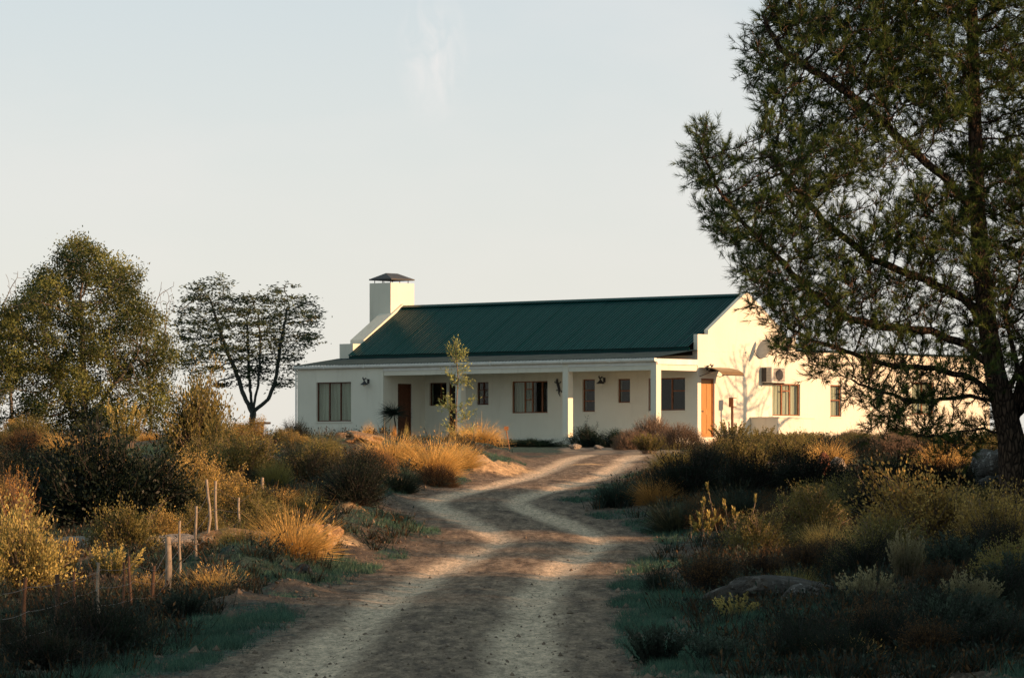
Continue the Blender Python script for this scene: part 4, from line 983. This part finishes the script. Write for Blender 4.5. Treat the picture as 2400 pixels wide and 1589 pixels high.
# ------------------------------------------------------------------ rocks
def rock_mat(name, c1, c2, c3):
    t = NT(name); v = coords(t); n = t.noise(3, 6, v, .7); n2 = t.noise(9, 5, v, .7)
    c = t.mix(t.rng(n, .35, .65), c1, c2); c = t.mix(t.rng(n2, .56, .62), c, c3)
    return t.done(t.pbsdf(c, .9, t.bump(t.math('ADD', n2, t.noise(22, 5, v)), 1.0, .06), .15))
M_ROCKD = rock_mat('dark_sandstone', (.040, .038, .036), (.10, .085, .07), (.15, .14, .125))
M_ROCKL = rock_mat('lichened_rock', (.07, .065, .06), (.15, .135, .12), (.34, .33, .31))
M_ROCKR = rock_mat('red_sandstone', (.16, .065, .04), (.30, .14, .085), (.36, .24, .17))
M_ROCKO = rock_mat('orange_sandstone', (.20, .115, .06), (.42, .26, .14), (.50, .38, .25))
M_ROCKP = rock_mat('pale_sandstone', (.20, .17, .14), (.34, .29, .24), (.42, .38, .33))
def rock(label, u, Y, w, h, dep, mat, seed, sink=.25, rz=None, group=None, lump=.35, xy=None):
    g = np.random.default_rng(seed); import bmesh
    b = bmesh.new(); bmesh.ops.create_icosphere(b, subdivisions=4, radius=1)
    V = np.array([v.co[:] for v in b.verts]); F = [[v.index for v in f.verts] for f in b.faces]; b.free()
    d = 1+lump*1.6*vnoise(V[:, 0]*1.6+V[:, 2]+7, V[:, 1]*1.6-V[:, 2]*.8+7, seed)+lump*.7*vnoise(V[:, 0]*4+3, V[:, 1]*4+V[:, 2]*4+3, seed+1)+lump*.25*vnoise(V[:, 0]*11+3, V[:, 1]*11+V[:, 2]*9+3, seed+2)
    q = V*d[:, None]
    # split faces: a few flat cleavage planes
    for k in range(7):
        n_ = unit(g.normal(size=3)); off = g.uniform(.62, .85); s = q@n_-off; q = q-np.where(s > 0, s*.85, 0)[:, None]*n_
    q = q*np.array([w/2, dep/2, h/2])
    x, y = (X_at(u, Y), Y) if xy is None else xy
    mb = MB(); mb.add(q+np.array([0, 0, h*(.5-sink)]), F); o = mb.obj('rock', mat, None, True, (x, y, gz(x, y)))
    o.rotation_euler = (0, 0, rz if rz is not None else g.uniform(0, 6)); tag(o, label, 'rock', group)
    me = o.data
    try: me.set_sharp_from_angle(angle=R(32))
    except Exception: pass
    return o
rock('broad flat dark rock slab with white lichen among the bushes right of the track', 1790, 46.5, 1.25, .42, 1.0, M_ROCKD, 3, .22, .2)
rock('small pale lichened rock at the near edge of the broad dark slab', 1850, 45.6, .50, .26, .4, M_ROCKL, 31, .15, .9)
rock('low rounded grey rock beyond the russet grass right of the track', 1970, 86, 1.05, .50, .9, M_ROCKL, 4, .1)
rock('small reddish rock in the dark scrub below the side window', 1905, 96, .34, .5, .4, M_ROCKR, 5, .1)
rock('pale rock just right of the small reddish rock', 1932, 97, .4, .42, .4, M_ROCKP, 6, .1)
rock('tall grey lichened boulder behind the pine trunk', 2290, 90, .95, 1.0, .9, M_ROCKL, 7, .1)
rock('lower grey boulder at the foot of the tall one behind the pine', 2305, 86, .75, .55, .8, M_ROCKL, 8, .15)
rock('fist-sized reddish rock at the foot of the fence', 300, 40.6, .17, .15, .15, M_ROCKR, 9, .2)
rock('small pale stone in the bottom left corner grass', 108, 36.5, .06, .05, .06, M_ROCKP, 10, .2)
rock('pale stone block at the edge of the yard under the hedge, left one', 1330, 151, .45, .22, .35, M_ROCKP, 12, .2, 0)
rock('pale stone block at the edge of the yard, right of the veranda post', 1385, 151, .35, .18, .3, M_ROCKP, 13, .2, .3)
rock('flat tan ledge of broken rock on the bank below the left wing', 845, 116, 1.1, .42, .9, M_ROCKO, 14, .3, .1, lump=.6)
rock('smaller tan ledge stone uphill of the broken ledge', 805, 121, .8, .38, .7, M_ROCKO, 15, .3, .5)
rock('tan rock in scrub at the foot of the bushy tree', 128, 120, .75, .4, .6, M_ROCKP, 16, .3, .5)
rock('long low tan rock ledge behind the thick fence post', 400, 62, 1.9, .34, .9, M_ROCKP, 17, .3, .05)
rock('tan rock ledge end by the lit heap of earth', 560, 60.5, 1.1, .34, .7, M_ROCKO, 18, .35, .2)
rock('tan rock ledge at the far left of the fence', 190, 61, 1.3, .3, .8, M_ROCKP, 19, .35, .1)
rock('orange rock face in the road bank beside the golden reed clump', 745, 60.3, .50, .42, .5, M_ROCKO, 20, .3, .4, lump=.6)
rock('small dark rock on the bank below the orange rock face', 700, 57, .26, .2, .24, M_ROCKD, 22, .3)
rock('crumbling clod of earth between the ledge and the road bank', 612, 59.5, .55, .36, .5, M_ROCKO, 23, .35)

# ------------------------------------------------------------------ shrubs, one by one
G_ = 'plant'
SH = [
# left of the track, far to near
('heath_bush','orange-brown heath hummock at the foot of the bushy tree','heath bush','heath','brown',62,990,120,130,0),
('leafy_shrub','small orange-tipped bush right of the bird table','shrub','dense','olive',655,990,60,150,0),
('leafy_shrub','small brown bush hiding the foot of the thorn tree','shrub','dense','gold',535,990,95,140,1),
('leafy_shrub','pale bush between the bird table and the left wing','shrub','dense','gold',690,997,70,150,2),
('reed_clump','dark blue-green reed clump against the left corner of the house','reed clump','tuft','bluegreen',705,990,160,118,0),
('reed_clump','olive reed clump under the three-pane window','reed clump','restio','greenreed',745,985,110,138,0),
('leafy_shrub','pale golden young tree standing out before the bushy tree','shrub','shoots','yellow',288,912,120,116,0),
('leafy_shrub','tall loose olive bush right of the pale golden young tree','shrub','leafy','olive',455,892,160,108,0),
('leafy_shrub','slim olive bush leaning out on the right of the tall loose bush','shrub','shoots','olive',505,935,80,106,0),
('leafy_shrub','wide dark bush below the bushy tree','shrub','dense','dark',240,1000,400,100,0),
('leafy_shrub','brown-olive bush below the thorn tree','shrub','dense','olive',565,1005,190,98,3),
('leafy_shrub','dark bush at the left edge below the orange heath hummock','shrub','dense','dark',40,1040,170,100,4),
('broom_bush','fan-shaped green broom leaning over the farthest fence post','broom','tuft','greenreed',632,1035,110,88,1),
('leafy_shrub','dark green bush halfway down the slope behind the fence','shrub','dense','dark',330,1062,300,80,1),
('leafy_shrub','dark bush left of the halfway one on the fence slope','shrub','dense','dark',150,1085,230,76,2),
('leafy_shrub','golden-leaved bush behind the two tallest fence posts','shrub','leafy','gold',440,1092,170,74,0),
('leafy_shrub','golden bush just right of the tallest fence posts','shrub','leafy','gold',560,1115,150,73,1),
('leafy_shrub','lit bush in front of the dark bushes above the thick fence post','shrub','leafy','olive',290,1170,170,67,1),
('leafy_shrub','small lit bush left of the thick fence post','shrub','leafy','gold',375,1195,110,68,2),
('twiggy_bush','tall pinkish twiggy bush at the left edge','shrub','twiggy','orange',28,1078,130,60,0),
('leafy_shrub','pale gold leafy bush at the left edge above the fence wires','shrub','leafy','yellow',45,1195,210,54,0),
('leafy_shrub','thin yellow-green bush beside the left edge bush','shrub','shoots','gold',135,1230,120,55,1),
('leafy_shrub','yellow-green sprig bush left of the thick fence post','shrub','shoots','yellow',262,1245,150,58,2),
('reed_clump','grey-green reed hummock above the golden one by the road','reed clump','restio','greenreed',728,1108,150,82,1),
('reed_clump','big golden reed hummock on the road bank','reed clump','restio','restio',675,1138,230,68,0),
('reed_clump','green-gold reed clump left of the big golden hummock','reed clump','tuft','greenreed',555,1188,150,67,2),
('reed_clump','russet reed clump right at the edge of the big golden hummock','reed clump','restio','brown',735,1185,70,69,0),
('dry_grass_tuft','straw-coloured grass tuft right of the thick fence post','grass tuft','grass','restio',495,1282,150,57.5,0),
('dry_grass_tuft','dull straw tuft left of the thick fence post','grass tuft','grass','restio',345,1300,110,55,1),
('weed_patch','grey-green spiky weeds at the foot of the thick fence post','weeds','upright','grey',425,1352,140,50.5,0),
('leafy_shrub','near-black shrub inside the fence, the larger of two','shrub','fine','dark',225,1375,300,43,0),
('leafy_shrub','near-black shrub in the bottom left corner','shrub','fine','dark',105,1440,250,39,1),
('leafy_shrub','dark shrub between the fence and the bottom left edge','shrub','fine','dark',0,1420,130,40,2),
('reed_clump','thin golden reed clump below the left wing wall','reed clump','tuft','restio',852,964,40,128,1),
('reed_clump','broad golden reed clump before the dark side door','reed clump','restio','restio',905,974,165,126,2),
('reed_clump','golden reed clump in the middle of the bed before the veranda','reed clump','restio','restio',1000,984,190,116,3),
('reed_clump','pale golden reed clump right of the sapling','reed clump','restio','restio',1105,955,150,130,2),
('reed_clump','russet-gold reed clump in front of the sapling','reed clump','restio','restio',1062,1000,135,112,4),
('reed_clump','olive reed clump hugging the foot of the sapling','reed clump','tuft','greenreed',1075,975,70,138,3),
('flower_spike','lone orange flower spike left of the dark side door','flower spike','tuft','orange',912,975,16,132,0),
('flower_spike','pale yellow flower spike in front of the dark side door','flower spike','tuft','yellow',940,972,14,131,1),
('flower_spike','orange flower spike under the small square window','flower spike','tuft','orange',1108,955,16,134,2),
('reed_clump','dark shaded reed clump under the golden bed, left','reed clump','tuft','bluegreen',810,1058,150,102,3),
('reed_clump','dark shaded reed clump under the golden bed, right','reed clump','tuft','bluegreen',925,1050,150,101,4),
('heath_bush','orange heath patch on the bank left of the golden bed','heath bush','heath','orange',868,1030,110,108,1),
('heath_bush','low dark heath at the foot of the slope beside the track bend','heath bush','heath','brown',1010,1068,110,100,2),
# round the house
('low_hedge','low clipped dark hedge in front of the veranda floor','hedge','dense','hedge',1235,1012,150,157,0),
('rounded_hedge','rounded dark hedge right of the second veranda post, left half','hedge','dense','hedge',1365,990,95,156,1),
('rounded_hedge','rounded dark hedge right of the second veranda post, right half','hedge','dense','hedge',1432,992,90,155,2),
('heath_bush','mauve heath mound before the corner post, topmost','heath bush','heath','purple',1512,953,110,152,0),
('heath_bush','mauve and tan heath spilling left from the topmost mound','heath bush','heath','purple',1462,985,100,149,1),
('heath_bush','mauve heath between the topmost mound and the orange door','heath bush','heath','purple',1575,972,120,150,2),
('reed_clump','yellow-green reed dome beside the yard','reed clump','restio','greenreed',1565,1005,150,134,4),
('leafy_shrub','tan bush on the yard corner left of the yellow-green dome','shrub','upright','olive',1500,1000,90,140,1),
('leafy_shrub','spiky green bush under the meter box','shrub','upright','olive',1690,972,110,148,2),
('heath_bush','bright orange heath dome under the gable wall','heath bush','heath','orange',1672,1008,100,130,4),
('leafy_shrub','olive shrub hiding the foot of the low garden wall','shrub','upright','olive',1765,985,110,140,4),
('reed_clump','dark green reed mound below the side window','reed clump','restio','greenreed',1845,984,110,136,5),
('reed_clump','tan reed mound right of the dark green one below the side window','reed clump','restio','restio',1915,1000,120,126,5),
('reed_clump','green reed mound below the narrow side window','reed clump','restio','greenreed',1990,974,110,134,6),
('heath_bush','olive heath mound left of the hanging pine twigs','heath bush','heath','purple',2075,990,150,128,5),
('reed_clump','tan reed mound behind the hanging pine twigs','reed clump','restio','restio',2180,1000,170,122,6),
('leafy_shrub','olive bush right against the pine trunk','shrub','leafy','olive',2290,1010,130,112,5),
# dark slope right of the track
('reed_clump','orange-topped reed dome at the edge of the dark slope','reed clump','restio','orange',1515,1083,135,101,7),
('reed_clump','dark reed clump trailing toward the track from the orange-topped dome','reed clump','tuft','bluegreen',1425,1088,140,108,8),
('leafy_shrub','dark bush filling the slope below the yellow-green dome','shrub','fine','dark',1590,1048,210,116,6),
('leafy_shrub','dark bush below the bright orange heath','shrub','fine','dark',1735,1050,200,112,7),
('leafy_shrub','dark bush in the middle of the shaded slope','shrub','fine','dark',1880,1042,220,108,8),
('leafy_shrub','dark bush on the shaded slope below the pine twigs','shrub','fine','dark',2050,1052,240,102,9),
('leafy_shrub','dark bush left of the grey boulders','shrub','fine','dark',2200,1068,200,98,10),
('reed_clump','shaded blue-green reeds below the orange-topped dome','reed clump','tuft','bluegreen',1560,1120,190,92,9),
('reed_clump','shaded blue-green reeds in the middle of the dark slope','reed clump','tuft','bluegreen',1700,1095,190,95,10),
('reed_clump','russet reed clump above the tall pale stalks','reed clump','restio','brown',1650,1150,120,84,1),
('reed_clump','russet and straw reed clump near the small reddish rock','reed clump','restio','brown',1800,1108,130,88,2),
('reed_clump','second russet reed clump left of the low rounded grey rock','reed clump','restio','brown',1865,1130,150,82,3),
('twiggy_bush','thin russet twiggy bush behind the tall pale stalks','shrub','twiggy','brown',1790,1160,110,76,1),
('twiggy_bush','dark twiggy bush between the grey rock and the big golden shrub','shrub','twiggy','brown',1990,1105,120,88,2),
('tall_stalks','tall pale stalks with tufts of pointed leaves right of the track','wild stalks','stalks','yellow',1640,1104,200,70,0),
('reed_clump','orange-gold grass clump in front of the low rounded grey rock','reed clump','tuft','restio',1915,1180,170,70,5),
('heath_bush','big golden-brown shrub before the pine, its upper part','shrub','dense','gold',2150,1088,330,66,6),
('leafy_shrub','golden shrub right of the big golden-brown one','shrub','dense','gold',2310,1150,240,62,7),
('leafy_shrub','dark olive shrub at the foot of the big golden-brown one','shrub','dense','olive',2040,1205,240,60,8),
('reed_clump','yellow-green reed tuft above the broad dark slab','grass tuft','tuft','greenreed',1840,1290,150,57,7),
('dry_grass_tuft','upright yellow-green grass tuft beside the silvery bushes','grass tuft','grass','greenreed',1930,1245,90,54,2),
('leafy_shrub','tapering silvery bush with a long pointed shoot','shrub','upright','silver',2095,1225,110,48,5),
('leafy_shrub','rounded silvery bush left of the pointed one','shrub','upright','silver',2010,1310,170,46,6),
('leafy_shrub','silvery bush with rusty lower leaves at the right','shrub','upright','silver',2245,1318,170,45,7),
('leafy_shrub','olive bush at the right edge behind the rusty silvery one','shrub','dense','olive',2340,1250,200,52,9),
('leafy_shrub','deep shaded bush between the two silvery bushes','shrub','fine','dark',2130,1395,220,44,11),
('fine_bush','small dark feathery bush at the edge of the sunlit strip','shrub','tuft','bluegreen',1520,1275,95,52,11),
('twiggy_bush','dark wispy twig bush left of the broad dark slab','shrub','twiggy','brown',1640,1262,200,50,3),
('leafy_shrub','grey-green leafy bush with pale tips low on the right verge','shrub','upright','grey',1520,1432,180,39.5,1),
('tall_stalks','short lit stalks with pale leaf tips before the dark slab','wild stalks','shoots','yellow',1700,1365,120,41.5,3),
('leafy_shrub','dull green bush in front of the dark slab','shrub','upright','grey',1660,1455,190,38.5,2),
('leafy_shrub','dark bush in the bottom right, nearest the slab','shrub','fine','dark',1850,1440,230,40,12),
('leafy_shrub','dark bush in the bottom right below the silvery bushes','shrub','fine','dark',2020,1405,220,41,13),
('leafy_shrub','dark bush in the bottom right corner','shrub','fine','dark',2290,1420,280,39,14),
('dry_grass_tuft','thin straw grass in the bottom right shade','grass tuft','grass','restio',1960,1440,170,37.5,3),
('dry_grass_tuft','thin grey grass at the bottom right edge','grass tuft','grass','grey',2200,1460,220,36.5,4),
('dry_grass_tuft','sparse grass at the bottom edge below the grey-green bush','grass tuft','grass','grey',1760,1490,200,36,5),
]
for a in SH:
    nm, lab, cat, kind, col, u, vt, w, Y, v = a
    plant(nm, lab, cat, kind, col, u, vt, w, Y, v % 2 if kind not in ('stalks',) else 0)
# low bushes that nothing in the picture tells apart, filling the slopes
LOOK = {('fine','dark'): 'low near-black fine-leaved bush', ('tuft','bluegreen'): 'low blue-green reed tuft', ('restio','brown'): 'low russet reed dome', ('dense','olive'): 'low olive leafy bush', ('dense','gold'): 'low golden leafy bush',
        ('restio','restio'): 'low straw-gold reed dome', ('upright','grey'): 'low grey-green upright bush', ('twiggy','brown'): 'low brown twiggy bush', ('grass','grey'): 'thin grey grass tuft', ('upright','olive'): 'low olive upright bush', ('heath','purple'): 'low mauve heath mound', ('restio','greenreed'): 'low green reed dome'}
def infill(n, label, group, kinds, y0, y1, xlo, xhi, hs, seed):
    g = np.random.default_rng(seed); k = 0; tries = 0
    while k < n and tries < 9000:
        tries += 1; y = y0*(y1/y0)**g.uniform(); x = g.uniform(xlo(y), xhi(y))
        if abs(x) > .1143*y+.5 or abs(x-road_x(y)) < 2.6+.4*g.uniform() or any((x-a)**2+((y-b)*.55)**2 < (.5*c)**2 for a, b, c in PLACED): continue
        kind, col = kinds[g.integers(len(kinds))]; wd = g.uniform(.55, 1.15)*(.66+.0045*y)
        if (x > 2 and abs(y-(59-.53*x)) < 1.9) or (x < road_x(y) and y > 98 and x > -6.0) or any(abs(x-a) < b and abs(y-c) < d for a, b, c, d in CLEAR): continue
        if kind in ('fine', 'dense'): wd *= 1.15
        plant('scrub_bush', LOOK[(kind, col)]+' '+label, 'shrub', kind, col, 0, 0, 0, 0, int(g.integers(2)), group, 1.0, (x, y, wd*g.uniform(*hs), wd)); PLACED.append((x, y, wd*.8)); k += 1
CLEAR = [(2.7, 1.3, 43.5, 5), (-4.3, 2.4, 58, 7), (-3.0, 1.0, 52, 9)]
PLACED = [(o.location.x, o.location.y, o.scale.x*1.4) for o in COL.objects if o.type == 'EMPTY' and o.get('category') in ('shrub', 'reed clump', 'heath bush')]
infill(75, 'among the many on the shaded slope right of the track', 'low scrub right of the track', [('fine','dark'),('tuft','bluegreen'),('restio','brown'),('dense','olive'),('fine','dark')], 60, 132, lambda y: road_x(y)+2.6+(y > 100)*.6, lambda y: .1143*y+.4, (.38, .62), 31)
infill(55, 'among the many behind the wire fence', 'low scrub behind the fence', [('fine','dark'),('dense','olive'),('dense','gold'),('restio','restio'),('fine','dark')], 62, 135, lambda y: -.1143*y-.4, lambda y: road_x(y)-3.0, (.4, .65), 32)
infill(34, 'in the shade of the near right verge', 'shaded bushes on the near right verge', [('fine','dark'),('upright','grey'),('twiggy','brown'),('grass','grey'),('fine','dark')], 33, 60, lambda y: road_x(y)+2.6, lambda y: .1143*y+.4, (.4, .62), 33)
infill(30, 'in the garden bed along the gable wall', 'low bushes along the house', [('upright','olive'),('restio','restio'),('heath','purple'),('restio','greenreed')], 118, 160, lambda y: 5.2+(y-118)*.08, lambda y: .1143*y+.4, (.3, .5), 34)
# unseen thicket added out to the right to shade the track, its gaps letting sun across
g = np.random.default_rng(8); qs = []
for q in list(np.arange(20, 51, 1.6))+[58.0, 59.6, 61.0]+list(np.arange(66.4, 84, 1.8)):
    Yp = q/.883; pp = -.469*Yp+14.2+g.uniform(-.9, .9); x = pp*.883+q*.469; y = -pp*.469+q*.883
    h = (4.9 if q < 40 else 3.75 if q < 54 else 3.3 if q < 65 else 4.0)*g.uniform(.92, 1.06)
    plant('added_shade_bush', 'tall unseen thicket bush, one of the row added out to the right to shade the track', 'thicket bush', 'dense', 'dark', 0, 0, 0, 0, int(q) % 2, 'unseen thicket bushes added to shade the track', 1.0, (x, y, h*.93, 3.3))
    x, y = x+1.9*.883+.8*.469, y-1.9*.469+.8*.883
    plant('added_shade_bush', 'tall unseen thicket bush, one of the row added out to the right to shade the track', 'thicket bush', 'dense', 'dark', 0, 0, 0, 0, int(q) % 2, 'unseen thicket bushes added to shade the track', 1.0, (x, y, h*.98+.35, 3.3))
# the sapling and the potted fan plant
sp = thing('sapling', 'slender sapling with a leafy top in front of the third veranda post', 'sapling', (X_at(1057, 146), 146, gz(X_at(1057, 146), 146)))
g = np.random.default_rng(77); H = Z_at(787, 146)-sp.location.z; st = MB(); lf = MB()
pts = [np.array([.0, 0, -.1]), np.array([-.03, 0, H*.35]), np.array([.03, 0, H*.65]), np.array([-.02, .02, H*.86]), np.array([-.12, 0, H])]
st.tube([tuple(p) for p in pts], [.028, .022, .018, .012, .006], 8)
br = [(pts[2]*.55, (-.5, .1, H*.42)), (pts[1], (-.35, -.1, H*.50)), (pts[1]*.8, (.45, .1, H*.33)), (pts[2], (.40, 0, H*.62)), (pts[2]*.9, (-.30, .1, H*.72)), (pts[2], (.30, .1, H*.80)), (pts[3]*.95, (.22, 0, H*.90)), (pts[3], (-.02, .1, H*.98)), (pts[1]*1.0, (.55, 0, H*.48)), (pts[0]+[0,0,.6], (.5, .1, H*.20)), (pts[0]+[0,0,.5], (-.3, .1, H*.24)), (pts[3]*.9,(-.25,0,H*.93))]
for a, b in br:
    a = np.array(a); b = np.array(b); m = (a+b)/2+[0, 0, -.06]; st.tube([tuple(a), tuple(m), tuple(b)], [.010, .007, .003], 5)
    n = 95; t = g.uniform(.1, 1.1, n)[:, None]; P = a*(1-t)+b*t+g.normal(0, .085, (n, 3)); leaves(lf, P, unit((b-a)/np.linalg.norm(b-a)*.8+g.normal(0, .6, (n, 3))), g.uniform(.08, .15, n), .036, g, 0, g.uniform(.3, 1, n))
st.obj('trunk', M_TWIG, sp, True); lf.obj('crown', leaf_mat('sapling_leaf', (.05, .075, .025), (.36, .37, .13), dark=.8), sp)
fx, fy, _ = hl(-14.3, -1.2, 0); pf_ = thing('fan_plant', 'dark fan-shaped plant on a thin stem beside the dark side door', 'plant', (X_at(913, fy), fy, gz(X_at(913, fy), fy)))
st = MB(); Hh = Z_at(935, fy)-pf_.location.z; st.tube([(0, 0, -.05), (.02, 0, Hh*.5), (-.05, 0, Hh*.8)], [.035, .028, .02], 8); st.obj('trunk', M_TWIGD, pf_)
m = MB(); n = 260; D = unit(np.stack([g.normal(-.25, .6, n), g.normal(0, .35, n), g.normal(.55, .5, n)], 1)); blades(m, np.tile([-.05, 0, Hh*.75], (n, 1)), D, g.uniform(.35, .62, n), .028, g, 0, .45, .2, .8); m.obj('crown', LM['bluegreen'], pf_)

# ------------------------------------------------------------------ what nobody could count
def scatter(n, g, y0, y1, fmask, margin=.3, power=1.0):
    P = []
    while sum(map(len, P)) < n:
        y = y0*(y1/y0)**g.uniform(0, 1, 20000); x = g.uniform(-1, 1, 20000)*(.1143*y*1.06+margin); m = g.uniform(0, 1, 20000) < fmask(x, y)
        P.append(np.stack([x[m], y[m]], 1))
    return np.concatenate(P)[:n]
g = np.random.default_rng(5)
# short grass in the verges
P = scatter(75000, g, 29, 120, lambda x, y: np.clip(.45+1.6*fbm(x*2.6, y*1.1, 51, 3), .03, 1)*sstep(.35, .8, grassmask(x, y))*sstep(1.15, 1.7, np.abs(x-road_x(y))))
z = ground(P[:, 0], P[:, 1]); P3 = np.column_stack([P, z]); n = len(P3); sc = np.clip(P3[:, 1]/45, .8, 2)
mb = MB()
for q in range(4):
    D = unit(np.stack([g.normal(0, .45, n), g.normal(0, .45, n), np.ones(n)], 1)); needles(mb, P3+np.column_stack([g.normal(0, .018, (n, 2)), np.zeros(n)]), D, g.uniform(.03, .11, n), .006*sc, g, 0, g.uniform(0, 1, n))
tag(mb.obj('grass', leaf_mat('short_grass', (.018, .055, .042), (.085, .155, .100), dark=.6)), 'short blue-green grass on the verges of the track', 'grass', kind='stuff')
# litter, dry stalks and low scrub between the shrubs
def scrubmask(x, y):
    d = x-road_x(y); m = sstep(1.8, 3.4, np.abs(d))*(.35+.9*fbm(x*.9, y*.5, 77, 3)+.35)
    return np.clip(m, 0, 1)*(1-YARD(x, y))*(1-.75*sstep(95, 102, y)*(x < road_x(y)))*(1-sstep(134, 146, y)*(1-sstep(5, 7, np.abs(x-1))))*(1-.8*sandmask(x, y))
P = scatter(5200, g, 31, 172, scrubmask, .6); z = ground(P[:, 0], P[:, 1]); mb = MB(); n = len(P)
for q in range(30):
    sz = np.clip(.10+.0011*P[:, 1], .1, .28)*g.uniform(.6, 1.5, n)
    a = g.uniform(0, 6.283, n); r = np.abs(g.normal(0, .5, n))*sz
    B = np.column_stack([P[:, 0]+np.cos(a)*r, P[:, 1]+np.sin(a)*r, z]); D = unit(np.stack([np.cos(a)*.5, np.sin(a)*.5, np.ones(n)], 1)+g.normal(0, .25, (n, 3)))
    needles(mb, B, D, sz*g.uniform(.7, 1.4, n), .010+.00008*P[:, 1], g, 0 if q < 18 else 1, np.clip(g.uniform(0, .6, n), 0, 1))
    if q % 2: leaves(mb, B+D*(sz*g.uniform(.3, 1, n))[:, None], unit(D+g.normal(0, .7, (n, 3))), sz*.28, sz*.11, g, 0 if q < 18 else 1, g.uniform(0, .8, n))
tag(mb.obj('undergrowth', [LM['grey'], LM['brown']]), 'low dry undergrowth between the bushes', 'undergrowth', kind='stuff')
# pebbles and clods
P = scatter(17000, g, 29, 110, lambda x, y: .25+.6*sstep(.9, 2.5, np.abs(x-road_x(y)))*(1-sstep(4, 5, np.abs(x-road_x(y))))); z = ground(P[:, 0], P[:, 1]); n = len(P)
r = g.lognormal(-4.85, .55, n)*np.where(np.abs(P[:, 0]-road_x(P[:, 1])) > 1.6, 1.5, .8); C = np.column_stack([P, z+r*.2]); mb = MB()
O = np.array([(1,0,0),(-1,0,0),(0,1,0),(0,-1,0),(0,0,1),(0,0,-1)], float); FO = np.array([(0,2,4),(2,1,4),(1,3,4),(3,0,4),(2,0,5),(1,2,5),(3,1,5),(0,3,5)])
V = C[:, None]+O[None]*r[:, None, None]*g.uniform(.55, 1.2, (n, 6, 1)); F = (np.arange(n)[:, None, None]*6+FO[None]).reshape(-1, 3)
mb.add(V.reshape(-1, 3), F); tag(mb.obj('gravel', simple_mat('loose_stone', (.06, .045, .035), (.24, .18, .13), 3, .9)), 'loose pebbles and clods on the track and its banks', 'gravel', kind='stuff')
